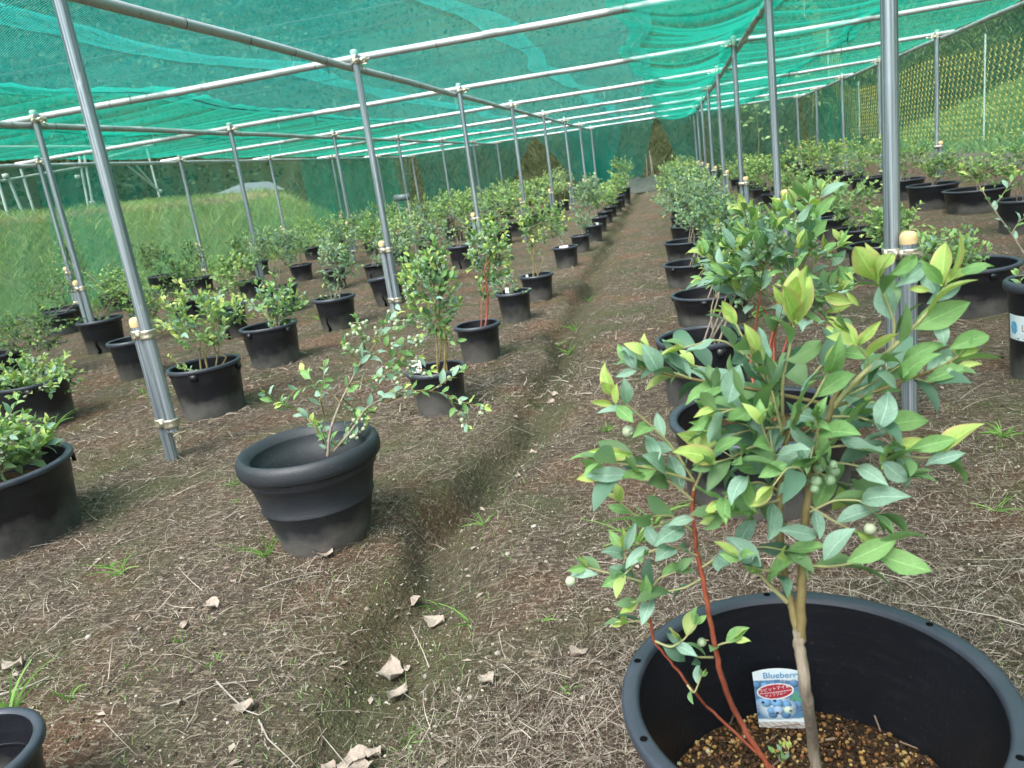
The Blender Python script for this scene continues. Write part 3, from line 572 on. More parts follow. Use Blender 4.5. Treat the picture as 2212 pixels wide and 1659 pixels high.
for px, y0, lb in [(1093, 23.3, 'leaning grey stake behind the far end bushes, leftmost'), (1193, 23.2, 'short grey stake behind the far bushes, next to a brown bush'), (1220, 23.4, 'tall grey stake half hidden behind the far green bushes')]:
    p = ony(px, 400, y0); z0 = float(gz(p[0], p[1])); stick((p[0], p[1], z0), (p[0] - .12, p[1], z0 + .75), .035, lb)

# ------------------------------------------------------------------ beyond the nets
def yellow_fence():
    X = 4.9; t = thing('mesh_fence', (X, 8, float(gz(X, 8))), 'yellow diamond mesh fence on thin grey stakes, beyond the right net', 'fence')
    o = np.array([X, 8, float(gz(X, 8))]); mb = MB(); y = 6.0
    def ht(yy): return 1.50 + .07 * np.sin(yy * .8)
    kk = 0
    while y < 34:
        n = 34; s = np.linspace(0, 1, n); z = s * ht(y); wig = np.where(np.arange(n) % 2 == 0, .045, -.045); yy = y + (wig + .55 * (1 - s)) ; P = np.stack([X + 0 * s + .004 * (kk % 2), yy, np.array([float(gz(X, q)) for q in yy]) + z + .02], -1) - o
        tube(mb, P, .0072, 3, cap=False); y += .22; kk += 1
    mb.build('netting', M['yellow'], t, kind='stuff')
    for Y in (8.2, 9.9, 11.8, 14.3, 16.6, 19.3, 23, 27, 31):
        m2 = MB(); g = float(gz(X, Y)); tube(m2, [(0, 0, -.15), (.0, .0, .8), (.0, 0, 1.62)], .013, 8); m2.build('stake', M['stake'], t, loc=(-.03, Y - 8, g - o[2]))
yellow_fence()
def far_frame():
    X = -10.6; t = thing('scaffold_structure', (X, 8, 1.25), 'second white pipe frame standing on the left bank behind the net', 'frame'); o = np.array([X, 8, 1.25])
    def pp(px, py): return onx(px, py, X) - o
    def seg(a, b_, r, nm):
        m = MB(); tube(m, [a, (a + b_) / 2, b_], r, 10); m.build(nm, M['cap_clear'], t)
    for (bx, by, tx, ty) in ((20, 462, -10, 370), (52, 455, 15, 378), (76, 452, 45, 365), (193, 446, 170, 332), (203, 444, 182, 335), (345, 415, 316, 318)):
        seg(pp(bx, by + 12), pp(tx, ty), .022, 'pole')
    seg(pp(0, 391), pp(210, 355), .02, 'rail'); seg(pp(-40, 318), pp(330, 316), .022, 'rail'); seg(pp(345, 414), pp(272, 355), .022, 'brace'); seg(pp(333, 401), pp(290, 352), .016, 'brace')
    seg(pp(205, 348), pp(330, 312), .02, 'rail')
    for a in ((345, 413), (200, 438), (168, 382), (12, 380)):
        m = MB(); c = pp(*a); lathe(m, [(.01, -.04), (.05, -.03), (.05, .03), (.01, .04)], 8); m.v[-1] = m.v[-1] + c; m.build('coupler', M['cap_clear'], t)
far_frame()
def corrugated():
    a = onx(490, 412, -12.2); b_ = onx(612, 402, -12.2); t_ = onx(600, 381, -12.2); n = 60; s = np.linspace(0, 1, n); v = np.linspace(0, 1, 4); ss, vv = np.meshgrid(s, v, indexing='ij'); Hh = (t_[2] - b_[2])
    P = a[None, None] + (b_ - a)[None, None] * ss[..., None]; P[..., 0] += .03 * np.sin(ss * n * 1.6) - vv * .5; P[..., 2] += vv * Hh * (.25 + .75 * sm(ss * 1.6)) - .1
    sheet('corrugated_sheet', M['corr'], P, label='grey corrugated sheet leaning on top of the left grass bank', cat='metal sheet')
    P = P.copy()
corrugated()
def sign():
    c = onz(872, 470, 0); c = ony(868, 427, 10.2); t = thing('notice_board', (c[0], c[1], 0), 'blank white board among the bushes at the back left', 'board'); m = MB(); box(m, (0, 0, c[2]), (.21, .012, .085), [[.98, -.17, 0], [.17, .98, 0], [0, 0, 1]]); m.build('panel', M['corr'], t)
    for s in (-.07, .07):
        m = MB(); tube(m, [(s, 0.012, -.03), (s, .012, c[2] + .03)], .008, 6); m.build('leg', M['roofpipe'], t)
sign()

# ------------------------------------------------------------------ pots
def pot_mesh(r, h, kind, n=48):
    wall, rim, soil = MB(), MB(), MB(); b = r * .80; sz = {'tub': h * .66, 'std': h * .74, 'front': .055, 'planter': h * .58, 'empty': .02}[kind]
    if kind == 'planter':
        b = r * .615
        tp = lambda q: b + (r * .865 - b) * (q / .73)
        prof = [(0, 0), (b * .96, 0), (b, .006), (tp(.2), h * .2), (tp(.435), h * .435), (tp(.445) + .0045, h * .45), (tp(.46) + .005, h * .465), (tp(.475) + .001, h * .478), (tp(.60), h * .60), (tp(.73), h * .73), (r * .895, h * .745), (r * .905, h * .77), (r * .91, h * .835)]
        lathe(wall, prof, 72); lathe(wall, [(r * .80, h * .93), (r * .775, h * .82), (r * .735, h * .80), (r * .70, h * .66), (r * .64, sz - .03)], 72)
        lathe(rim, [(r * .905, h * .825), (r * .965, h * .828), (r * .99, h * .85), (r * 1.0, h * .89), (r * .995, h * .94), (r * .975, h * .978), (r * .965, h * .982), (r * .95, h * 1.0), (r * .915, h * 1.003), (r * .88, h * .985), (r * .83, h * .955), (r * .795, h * .92)], 80); ri = r * .72
    elif kind in ('tub', 'front'):
        b = r * .845
        lathe(wall, [(0, 0), (b * .97, 0), (b, .006), (b + .3 * (r * .92 - b), h * .3), (r * .915, h * .70), (r * .925, h * .715), (r * .93, h * .95)], n if kind == 'tub' else 96)
        lathe(wall, [(r * .905, h * .985), (r * .90, h * .80), (r * .88, h * .55), (b * .96, h * .2), (b * .95, .03)], n if kind == 'tub' else 96)
        lathe(rim, [(r * .925, h * .93), (r * .985, h * .925), (r * .998, h * .945), (r, h * .975), (r * .992, h * .995), (r * .975, h), (r * .925, h * 1.0), (r * .907, h * .992), (r * .900, h * .965)], n if kind == 'tub' else 96)
        ri = b + (r * .9 - b) * sz / h
    else:
        b = r * .78
        lathe(wall, [(0, 0), (b * .96, 0), (b, .006), (r * .865, h * .72), (r * .87, h * .74), (r * .885, h * .755), (r * .89, h * .93)], n)
        lathe(wall, [(r * .85, h * .98), (r * .845, h * .78), (r * .82, h * .70), (b * .93, h * .05)], n)
        if kind == 'empty':
            for zz in (.25, .45, .66): lathe(wall, [(r * (.74 + .12 * zz), h * zz), (r * (.72 + .12 * zz), h * (zz + .012)), (r * (.74 + .12 * zz), h * (zz + .03))], n)
        lathe(rim, [(r * .885, h * .90), (r * .955, h * .895), (r * .992, h * .915), (r, h * .95), (r * .985, h * .985), (r * .94, h * 1.0), (r * .89, h * .998), (r * .855, h * .975)], n); ri = b + (r * .84 - b) * sz / h
    m = 10; nn = 32; t = np.arange(nn) * 2 * np.pi / nn; rr = np.linspace(.02, 1, m); X = rr[:, None] * np.cos(t); Y = rr[:, None] * np.sin(t)
    Z = sz + .006 * noise2(X * 9 + r * 50, Y * 9, 60) + .012 * (1 - rr[:, None] ** 2); i, j = np.meshgrid(np.arange(m - 1), np.arange(nn), indexing='ij'); k = (j + 1) % nn
    soil.add(np.stack([X * ri, Y * ri, Z], -1).reshape(-1, 3), np.stack([i * nn + j, (i + 1) * nn + j, (i + 1) * nn + k, i * nn + k], -1).reshape(-1, 4))
    return wall, rim, soil, sz
def wobble(mb, s, e):
    for k in range(len(mb.v)):
        v = mb.v[k]; a = np.arctan2(v[:, 1], v[:, 0]); f = 1 + e * np.cos(2 * a + s) * np.clip(v[:, 2] / .2, 0, 1) + e * .4 * np.sin(3 * a + s * 2); mb.v[k] = v * np.stack([f, f, np.ones(len(f))], -1)
def make_pot(x, y, r, h, kind, label, tilt=0, seed=0, split=None):
    pot_list.append((x, y, r)); g = float(gz(x, y)) - .006; nm = {'planter': 'moulded_planter', 'tub': 'plant_tub', 'front': 'plant_tub'}.get(kind, 'plant_pot')
    t = thing(nm, (x, y, g), label, 'plant pot', 'black plastic pots of blueberry plants')
    if tilt: t.rotation_euler = (tilt * .3, tilt, 0)
    wl, rm, sl, sz = pot_mesh(r, h, kind); e = .012 if kind in ('std', 'tub') else .002
    for q in (wl, rm, sl): wobble(q, seed * 1.7, e)
    wl.build('pot_wall', M['planter' if kind == 'planter' else ('pot_clean' if kind == 'front' else 'pot')], t)
    rm.build('rim', M['planter' if kind == 'planter' else 'rim'], t)
    if kind != 'empty' : sl.build('soil', M['soil'], t)
    if kind == 'tub' and y < 7:
        for k in range(4):
            a = k * math.pi / 2 + .5 + seed; q = MB(); box(q, (r * .955 * math.cos(a), r * .955 * math.sin(a), h * .86), (.012, .035, h * .12), [[math.cos(a), -math.sin(a), 0], [math.sin(a), math.cos(a), 0], [0, 0, 1]]); q.build('grip', M['pot'], t)
    if split is not None:
        q = MB(); a = split; P = [(r * (.795 + .06 * s_) * math.cos(a + .05 * math.sin(s_ * 7)), r * (.795 + .06 * s_) * math.sin(a + .05 * math.sin(s_ * 7)), h * .02 + h * .42 * s_) for s_ in np.linspace(0, 1, 7)]
        tube(q, P, np.array([.014, .012, .010, .008, .006, .004, .001]) * (r / .16), 6); q.build('split', M['hole'], t)  # black strip on the wall, painted shade for the open split
    return t, sz + g

# ------------------------------------------------------------------ leaves
def leaf_geo(ns, nc, curl, fold, wide, wave=0, twist=0):
    """leaf one unit long along +Y, normal +Z"""
    s = np.linspace(0, 1, ns); u = np.linspace(-1, 1, nc); ss, uu = np.meshgrid(s, u, indexing='ij')
    wdt = wide * np.clip(np.sin(np.pi * ss ** .94), 0, 1) ** .92; wdt = np.where(ss > .999, 0, wdt); wdt = np.where(ss < .001, .012, wdt)
    x = uu * wdt; z = np.abs(uu) ** 1.3 * wdt * fold - curl * (ss - .35) ** 2 * 1.2 + wave * np.sin(ss * 9) * np.abs(uu) * .05
    y = ss - curl * .1 * ss ** 2; a = twist * ss; x, z = x * np.cos(a) - z * np.sin(a), x * np.sin(a) + z * np.cos(a)
    return np.stack([x, y, z], -1).reshape(-1, 3), np.stack([uu * .5 + .5, ss], -1).reshape(-1, 2), [[i * nc + j, i * nc + j + 1, (i + 1) * nc + j + 1, (i + 1) * nc + j] for i in range(ns - 1) for j in range(nc - 1)]
LSH = [(.25, .4, .225, 0, .2), (.5, .3, .205, 1, -.35), (.1, .55, .2, .5, .1), (.7, .35, .185, .6, .4), (-.15, .35, .235, 1, -.1)]
def leaf_meshes(ns, nc):
    out = {}
    for mk in ('leaf_old', 'leaf_mid', 'leaf_new'):
        out[mk] = []
        for (cu, fo, wi, wa, tw) in LSH:
            v, uv, f = leaf_geo(ns, nc, cu, fo, wi, wa, tw); mb = MB(); mb.add(v, f); mb.uv = uv; out[mk].append(mb.mesh('leaf', M[mk]))
    return out
LEAF_HI = leaf_meshes(9, 5); LEAF_LO = leaf_meshes(5, 3)
BERRY_TPL = None
def berry_geo(n=10, m=6):
    mb = MB(); a = np.linspace(0, np.pi * .86, m); prof = [(math.sin(q) * 1.0, -math.cos(q) * .92) for q in a] + [(.44, .92), (.30, .78), (0, .74)]; prof[0] = (.001, -.92); lathe(mb, prof, n); return mb
BM = {k: berry_geo(14, 9).mesh('berry', M[k]) for k in ('berry_green', 'berry_white', 'berry_blue')}
_b = berry_geo(6, 4); BV = np.concatenate(_b.v); BF = np.concatenate(_b.f4)
_v, _u, _f = leaf_geo(5, 3, .4, .4, .22); LV4 = _v; LF4 = np.array(_f)
_v, _u, _f = leaf_geo(8, 3, .4, .4, .205, 0, .2); LVH = _v; LFH = np.array(_f)
LV2 = np.array([[0, 0, 0], [-.25, .5, .08], [0, 1, -.12], [.25, .5, .08]]); LF2 = np.array([[0, 3, 2], [0, 2, 1]])

def unit(v): return v / (np.linalg.norm(v, axis=-1, keepdims=True) + 1e-9)
FULL = 1.7
class Bush:
    def __init__(s, seed): s.r = np.random.default_rng(seed); s.stems = []; s.leaves = []; s.berries = []
    def shoot(s, P, L=.05, start=.25, step=.022, young=.18, r0=.0016, stem='stem_green', taper=.5, spread=1.0, size_tip=.6, up=.5, tipn=3, berries=0, bcol='berry_green'):
        """a twig along polyline P with alternating leaves from fraction start to the tip"""
        P = np.asarray(P, float); r = s.r
        # smooth
        if len(P) > 2:
            t = np.linspace(0, 1, len(P)); tt = np.linspace(0, 1, max(6, 4 * len(P))); Q = np.stack([np.interp(tt, t, P[:, k]) for k in range(3)], -1)
            for _ in range(2): Q[1:-1] = .25 * Q[:-2] + .5 * Q[1:-1] + .25 * Q[2:]
        else: tt = np.linspace(0, 1, 6); Q = P[0] + (P[1] - P[0]) * tt[:, None]; Q += np.array([0, 0, -.06]) * (tt * (1 - tt))[:, None] * np.linalg.norm(P[1] - P[0])
        s.stems.append((Q, np.linspace(r0, r0 * taper, len(Q)), stem))
        seg = np.linalg.norm(np.diff(Q, axis=0), axis=1); cum = np.append(0, np.cumsum(seg)); T = cum[-1]; q = T * start; k = r.integers(0, 9); fr = []
        while q < T: fr.append(q); q += step * r.uniform(.75, 1.3)
        for q in fr:
            p = np.array([np.interp(q, cum, Q[:, c]) for c in range(3)]); d = unit(np.array([np.interp(min(T, q + .01), cum, Q[:, c]) for c in range(3)]) - np.array([np.interp(max(0, q - .01), cum, Q[:, c]) for c in range(3)]))
            a = k * 2.4 + r.normal(0, .4); k += 1; b = unit(np.cross(d, [0.1, 0, 1.])); c = np.cross(b, d); side = b * math.cos(a) + c * math.sin(a) * .6
            ax = unit(d * r.uniform(.55, 1.15) + side * spread + np.array([0, 0, .12]) + r.normal(0, .15, 3)); f = q / T
            yg = r.random() < young * (.35 + 1.6 * max(0, f - .55)) ; s.leaf(p, ax, L * r.uniform(.7, 1.15) * (1 if f < .75 else .9), 'leaf_new' if yg and f > .6 else ('leaf_mid' if r.random() < .38 + .2 * f else 'leaf_old'))
        d = unit(Q[-1] - Q[-3])
        for k in range(tipn):
            ax = unit(d + r.normal(0, .38, 3) + np.array([0, 0, .15])); s.leaf(Q[-1], ax, min(.068, L * size_tip * r.uniform(.7, 1.15)), 'leaf_new' if r.random() < min(.95, young * 2.6) else 'leaf_mid')
        if berries:
            c = np.array([np.interp(T * r.uniform(.45, .95), cum, Q[:, k]) for k in range(3)]); s.cluster(c, berries, bcol)
        return Q
    def leaf(s, p, ax, L, kind, nrm=None):
        r = s.r
        if nrm is None: nrm = np.array([0, 0, .9]) + r.normal(0, .5, 3) - ax * .1 - np.array([0, .45, 0])
        s.leaves.append((np.asarray(p, float), ax, unit(nrm), L, kind))
    def cluster(s, c, n, col, br=.0052):
        for _ in range(n): p = c + s.r.normal(0, .0055 + .0007 * n, 3) * np.array([1, 1, .8]) - np.array([0, 0, .009]); s.berries.append((p, br * s.r.uniform(.75, 1.15), col)); s.stems.append((np.array([c, (c + p) / 2 + np.array([0, 0, .002]), p]), np.full(3, .0007), 'stem_green'))
    def finish(s, root, mode, hi=False, limit=290):
        """mode 'parts': every leaf an object; 'mass': one foliage part"""
        inv = np.array(root.location)
        by = {}
        for Q, rr, st in s.stems: by.setdefault(st, []).append((Q, rr))
        for st, L in by.items():
            big = [q for q in L if q[1][0] > .0028]; sml = [q for q in L if q[1][0] <= .0028]
            if mode == 'parts':
                for Q, rr in big: mb = MB(); tube(mb, Q - inv, rr, 10 if hi else 7); mb.build('stem', M[st], root)
            else: sml = L
            if sml:
                mb = MB()
                for Q, rr in sml:
                    if mode == 'mass':
                        ii = np.unique(np.linspace(0, len(Q) - 1, 7 if rr[0] > .0028 else (4 if inv[1] < 8 else 3)).astype(int)); Q, rr = Q[ii], rr[ii]
                    elif len(Q) > 8 and not hi: Q, rr = Q[::2], rr[::2]
                    tube(mb, Q - inv, rr, 6 if hi else (4 if mode == 'parts' else 3), cap=False)
                mb.build('twigs', M[st], root, kind='stuff')
        Ls = s.leaves
        if mode == 'parts':
            if len(Ls) > limit:
                idx = s.r.permutation(len(Ls)); keep = [Ls[k] for k in idx[:limit]]; rest = [Ls[k] for k in idx[limit:]]
            else: keep, rest = Ls, []
            tab = LEAF_HI if hi else LEAF_LO
            for p, ax, nn, L, kd in keep:
                x = unit(np.cross(ax, nn)); z = np.cross(x, ax); m = Matrix(((x[0] * L, ax[0] * L, z[0] * L, p[0] - inv[0]), (x[1] * L, ax[1] * L, z[1] * L, p[1] - inv[1]), (x[2] * L, ax[2] * L, z[2] * L, p[2] - inv[2]), (0, 0, 0, 1)))
                link('leaf', tab[kd][s.r.integers(0, 5)], root, mat=m)
        else: rest = Ls
        if rest:
            n = len(rest); P = np.array([q[0] for q in rest]) - inv; A = np.array([q[1] for q in rest]); Nn = np.array([q[2] for q in rest]); L = np.array([q[3] for q in rest]); X = unit(np.cross(A, Nn)); Z = np.cross(X, A)
            LV, LF = (LVH, LFH) if hi else (LV2, LF2) if inv[1] > 7.8 or (inv[1] > 6 and inv[0] < -3) else (LV4, LF4)
            V = P[:, None] + L[:, None, None] * (LV[None, :, 0:1] * X[:, None] * s.r.uniform(.8, 1.2, (n, 1, 1)) + LV[None, :, 1:2] * A[:, None] + LV[None, :, 2:3] * Z[:, None])
            pal = {'leaf_old': s.pal[0], 'leaf_mid': s.pal[1], 'leaf_new': s.pal[2]}; c = np.array([pal[q[4]] for q in rest]) * s.r.uniform(.72, 1.28, (n, 1))
            mb = MB(); mb.add(V.reshape(-1, 3), (LF[None] + np.arange(n)[:, None, None] * len(LV)).reshape(-1, LF.shape[1]), np.repeat(c, len(LV), 0)); mb.build('foliage', M['vleaf'], root, color=True, kind='stuff')
        if mode == 'parts':
            for c, br, col in s.berries[:200]: link('berry', BM[col], root, mat=Matrix.Translation(Vector(c - inv)) @ Matrix.Rotation(s.r.uniform(0, 6), 4, 'Z') @ Matrix.Rotation(s.r.uniform(.3, 2.2), 4, 'X') @ Matrix.Diagonal((br, br, br, 1)))
        elif s.berries:
            mb = MB(); cc = {'berry_green': (.24, .34, .20), 'berry_white': (.40, .44, .32), 'berry_blue': (.08, .1, .2)}
            for c, br, col in s.berries: mb.add(BV * br + c - inv, BF, np.array(cc[col]) * s.r.uniform(.8, 1.15))
            mb.build('berries', M['vcol'], root, color=True, kind='stuff')
PALS = {'blue': ((.10, .19, .13), (.14, .25, .11), (.38, .48, .16)), 'green': ((.09, .18, .08), (.18, .31, .10), (.42, .52, .15)), 'dark': ((.065, .13, .065), (.11, .20, .08), (.28, .38, .12)), 'lime': ((.13, .235, .10), (.24, .37, .135), (.46, .53, .19)), 'grey': ((.13, .215, .155), (.18, .29, .16), (.38, .48, .2))}
def bush_box(base, box_, label, n_sh=26, L=.045, pal='green', seed=0, mode='mass', dthick=.9, dens=1., berries=(0, 'berry_green'), stems=3, young=.18, base_off=(0, 0), name='blueberry_bush', hi=False, lowfill=0., depth_=None, wood='bark'):
    """bush whose crown fills the photograph's outline box_ (x0,y0,x1,y1) at the pot's own distance"""
    base = np.array(base, float); d = depth_ or depth(base); x0, y0, x1, y1 = box_; c = atd((x0 + x1) / 2, (y0 + y1) / 2, d); rx = (x1 - x0) / 2 * d / F; rz = (y1 - y0) / 2 * d / F; rx *= 1.05; ry = max(.5 * rx, min(rx, .35)) * dthick
    return bush_world(base, c, rx, ry, rz, label, n_sh, L, pal, seed, mode, dens, berries, stems, young, base_off, name, hi, lowfill, wood)
def bush_world(base, c, rx, ry, rz, label, n_sh=26, L=.045, pal='green', seed=0, mode='mass', dens=1., berries=(0, 'berry_green'), stems=3, young=.18, base_off=(0, 0), name='blueberry_bush', hi=False, lowfill=0., wood='bark'):
    B = Bush(seed); B.pal = PALS[pal]; r = B.r; base = np.array(base, float); b0 = base + np.array([base_off[0], base_off[1], -.01])
    t = thing(name, b0, label, 'blueberry bush', 'blueberry bushes growing in pots'); R3 = np.array([rx, ry, rz]) * .86; nodes = []
    for k in range(stems):
        u = r.normal(0, 1, 3); u = u / np.linalg.norm(u) * r.uniform(.2, .6); top = c + u * R3 + np.array([0, 0, -.1 * rz]); s0 = b0 + np.array([r.normal(0, .02), r.normal(0, .02), 0])
        mid = s0 * .5 + top * .5 + r.normal(0, .03, 3) * np.array([1, 1, .3]); mid[2] = max(mid[2], b0[2] + .3 * (top[2] - b0[2])); P = np.array([s0, s0 * .75 + mid * .25 + r.normal(0, .008, 3), mid, mid * .45 + top * .55 + r.normal(0, .02, 3), top]); tt = np.linspace(0, 1, 5); uu = np.linspace(0, 1, 16); Q = np.stack([np.interp(uu, tt, P[:, q]) for q in range(3)], -1)
        for _ in range(2): Q[1:-1] = .25 * Q[:-2] + .5 * Q[1:-1] + .25 * Q[2:]
        B.stems.append((Q, np.linspace(.0052, .0026, 16) * r.uniform(.75, 1.1), wood)); nodes += list(Q[6:])
    nodes = np.array(nodes)
    for k in range(int(n_sh * dens * FULL)):
        u = r.normal(0, 1, 3); u[2] = u[2] * .9 + .25; u /= np.linalg.norm(u); rad = r.uniform(.4, 1.0) ** .6 * (1.25 if r.random() < .16 else 1); end = c + u * R3 * rad; a = nodes[np.argmin(np.linalg.norm((nodes - end) + r.normal(0, .07, (len(nodes), 3)), axis=1))]
        ln = np.linalg.norm(end - a); mx = .26
        if ln > mx and k > n_sh * .3:
            a = end - (end - a) / ln * mx
        mid = (a + end) / 2 + r.normal(0, .02, 3) + np.array([0, 0, -.012]); B.shoot([a, mid, end], L=L, start=.2 if ln < .2 else .35, step=max(.014, L * .36), young=young, r0=.0015, stem='stem_green' if r.random() < .6 else 'stem_brown', berries=(berries[0] if r.random() < .45 else 0), bcol=berries[1])
        if k % 3 == 0: nodes = np.vstack([nodes, mid[None]])
    for k in range(int(lowfill)):
        a = b0 + np.array([r.normal(0, .03), r.normal(0, .03), .02]); end = a + np.array([r.normal(0, .09), r.normal(0, .09), r.uniform(.06, .16)]); B.shoot([a, (a + end) / 2, end], L=L * .8, start=.2, step=L * .4, young=young)
    B.finish(t, mode, hi=hi); return t, B

# ---- pot table: label phrase, rim L, rim R, base front, kind, bush box, options
def solve(L, Rr, Bp, tb=.82):
    L = np.array(L, float); Rr = np.array(Rr, float); G = onz(*Bp, 0); r = .15
    for _ in range(50):
        d = G[:2] / np.linalg.norm(G[:2]); c = G[:2] + d * r * tb; m = (L + Rr) / 2; v = ray(*m); t = c @ v[:2] / (v[:2] @ v[:2]); z = CAMZ + v[2] * t; r = .5 * np.linalg.norm(Rr - L) * depth([c[0], c[1], z]) / F
    return c[0], c[1], r, z
ROWN = {'T': 'row left of the trench', 'R': 'row right of the trench', 'C': 'second row right of the trench', 'E': 'row beside the yellow fence', 'A': 'second row left of the trench', 'B': 'third row left of the trench', 'L': 'fourth row left of the trench', 'K': 'row under the grass bank'}
NTH = ['first', 'second', 'third', 'fourth', 'fifth', 'sixth', 'seventh', 'eighth', 'ninth', 'tenth', 'eleventh', 'twelfth', 'thirteenth', 'fourteenth', 'fifteenth']
# row, y-order implicit; (x,y,r,h) direct or measured
P = []
def add(row, geo, kind='std', box_=None, pd='black pot', bd='leafy blueberry bush', **o):
    if len(geo) == 3: x, y, r, z = solve(*geo, tb={'tub': .86, 'planter': .62}.get(kind, .8))
    else: x, y, r, z = geo
    P.append(dict(row=row, x=x, y=y, r=r, h=z, kind=kind, box=box_, pd=pd, bd=bd, o=o))
add('T', ((881, 799), (1010, 775), (958, 898)), 'std', (852, 508, 1012, 765), 'torn black pot with a picture tag', 'upright blueberry bush full of pale berries', n_sh=34, pal='green', mode='parts', stems=5, berries=(9, 'berry_white'), L=.048, off=(.015, .03), young=.2, wood='stem_brown')
add('T', ((993, 697), (1096, 689), (1043, 783)), 'std', (992, 440, 1115, 640), 'clean round black pot with one reddish stem', 'tall blueberry bush on a bare red stem', n_sh=34, pal='green', stems=3, berries=(9, 'berry_white'), mode='parts', L=.045, wood='stem_red', young=.3)
add('T', ((1067, 632), (1145, 618), (1117, 696)), 'std', (1040, 570, 1130, 645), 'black pot with a small pale tag', 'low sparse blueberry bush with new growth', n_sh=12, pal='grey', lowfill=4)
add('T', ((1126, 594), (1200, 587), (1166, 652)), 'std', (1095, 420, 1240, 540), 'black pot below a tree-like bush', 'tree-like blueberry bush, flat yellow green top', n_sh=38, pal='green', stems=4, young=.35, berries=(5, 'berry_white'), wood='stem_brown')
add('T', ((1196, 532), (1253, 529), (1226, 580)), 'std', (1180, 455, 1235, 525), 'pot with a white plate on its rim', 'very thin blueberry bush with few leaves', n_sh=7, pal='grey', stems=1)
add('T', ((1234, 508), (1278, 504), (1257, 546)), 'std', (1225, 450, 1290, 505), 'dark pot partly hidden by the one before', 'small grey green blueberry bush', n_sh=14, pal='grey')
add('T', ((1257, 486), (1299, 483), (1285, 523)), 'std', (1225, 378, 1305, 462), 'dark pot with pale plastic in it', 'broad blueberry bush on two bare stems', n_sh=34, pal='grey')
add('T', ((1268, 469), (1307, 465), (1296, 502)), 'std', (1240, 372, 1320, 445), 'dark pot crowded behind its neighbour', 'bushy blueberry plant with pale leaves', n_sh=30, pal='grey')
add('T', (-1.08, 12.5, .13, .2), 'std', None, 'dark pot in the crowded line', 'round blueberry bush', c=(0, 0, .34), rad=(.27, .27, .2), n_sh=26)
add('T', (-1.1, 13.7, .14, .2), 'std', None, 'dark pot in the crowded line', 'round blueberry bush', c=(0, 0, .36), rad=(.27, .27, .22), n_sh=26, pal='lime')
add('T', (-1.08, 14.9, .14, .22), 'std', None, 'dark pot in the crowded line', 'round blueberry bush', c=(0, 0, .4), rad=(.28, .28, .24), n_sh=26)
add('T', (-1.1, 16.1, .15, .25), 'std', None, 'dark pot in the crowded line', 'round blueberry bush', c=(0, 0, .42), rad=(.28, .28, .25), n_sh=26, pal='lime')
add('T', (-1.07, 17.5, .17, .34), 'std', None, 'tall dark pot at the end', 'upright dark blueberry bush', c=(0, 0, .66), rad=(.32, .3, .34), n_sh=34, pal='green')
# right row
add('R', ((1436, 892), (1840, 892), (1660, 1132)), 'tub', (1490, 400, 1875, 735), 'wide black tub behind the foreground bush', 'big blueberry bush with broad grey green leaves', n_sh=25, pal='blue', mode='parts', stems=6, L=.078, berries=(8, 'berry_green'), young=.22, wood='stem_red', hi=True, zc=.03)
add('R', ((1420, 724), (1620, 720), (1530, 890)), 'tub', (1478, 455, 1720, 650), 'wide black tub with empty looking inside', 'dense bush hung with clusters of green berries', n_sh=46, pal='blue', mode='parts', stems=5, berries=(15, 'berry_green'), L=.05, off=(.02, .02))
add('R', ((1451, 625), (1620, 625), (1540, 710)), 'tub', (1470, 400, 1680, 560), 'wide black tub with a heavy rim', 'blueberry bush with drooping side leaves', n_sh=40, pal='blue', berries=(6, 'berry_green'))
add('R', ((1442, 563), (1570, 560), (1500, 622)), 'tub', (1440, 395, 1600, 520), 'black tub under dense leaves', 'dense blueberry bush with small leaves', n_sh=40, pal='grey')
add('R', ((1443, 516), (1550, 514), (1490, 570)), 'tub', (1440, 375, 1560, 480), 'black tub under dense leaves', 'dense grey green blueberry bush', n_sh=40, pal='grey', berries=(5, 'berry_green'))
for k, (yy, hh, pl) in enumerate([(8.3, .42, 'grey'), (9.6, .45, 'blue'), (10.9, .45, 'grey'), (12.2, .48, 'lime'), (13.5, .48, 'grey'), (14.8, .5, 'lime'), (16.2, .5, 'grey'), (17.5, .5, 'lime'), (18.9, .5, 'lime')]):
    add('R', (.12, yy, .2, .21), 'tub', None, 'black tub in the dense right line', 'dense blueberry bush', c=(.02, 0, hh), rad=(.40, .4, .27), n_sh=34, pal=pl, young=.25)
# second row right
add('C', (1.235, 2.98, .145, .352), 'std', (2190, 590, 2215, 600), 'tall bucket with a white printed label', 'single yellow green sprig of blueberry', n_sh=1, stems=1, pal='lime', zc=-.02)
add('C', ((1975, 575), (2197, 556), (2080, 690)), 'tub', (1905, 480, 2150, 610), 'large black tub beside the labelled bucket', 'spreading bright green blueberry bush', n_sh=48, pal='lime', stems=6, mode='parts', young=.1, L=.042, berries=(3, 'berry_green'), shoot=True)
add('C', ((1855, 524), (1985, 518), (1900, 614)), 'tub', (1850, 425, 2000, 545), 'black tub behind the yellow capped stub', 'low blueberry bush with pale young tips', n_sh=30, pal='lime', L=.045)
add('C', (1.3, 6.3, .17, .2), 'tub', None, 'black pot half hidden by leaves', 'blueberry bush with small bright leaves', c=(0, 0, .34), rad=(.3, .3, .2), n_sh=26, pal='lime')
add('C', ((1773, 467), (1845, 465), (1800, 520)), 'std', (1780, 395, 1850, 475), 'small black pot beside a wide tub', 'thin blueberry bush with upright twigs', n_sh=12, pal='green')
add('C', ((1736, 449), (1840, 441), (1775, 505)), 'tub', (1690, 370, 1850, 452), 'wide black tub', 'wide bright blueberry bush', n_sh=36, pal='lime')
add('C', ((1690, 434), (1752, 432), (1710, 470)), 'tub', (1672, 350, 1760, 430), 'black tub further back', 'bright green blueberry bush', n_sh=32, pal='lime')
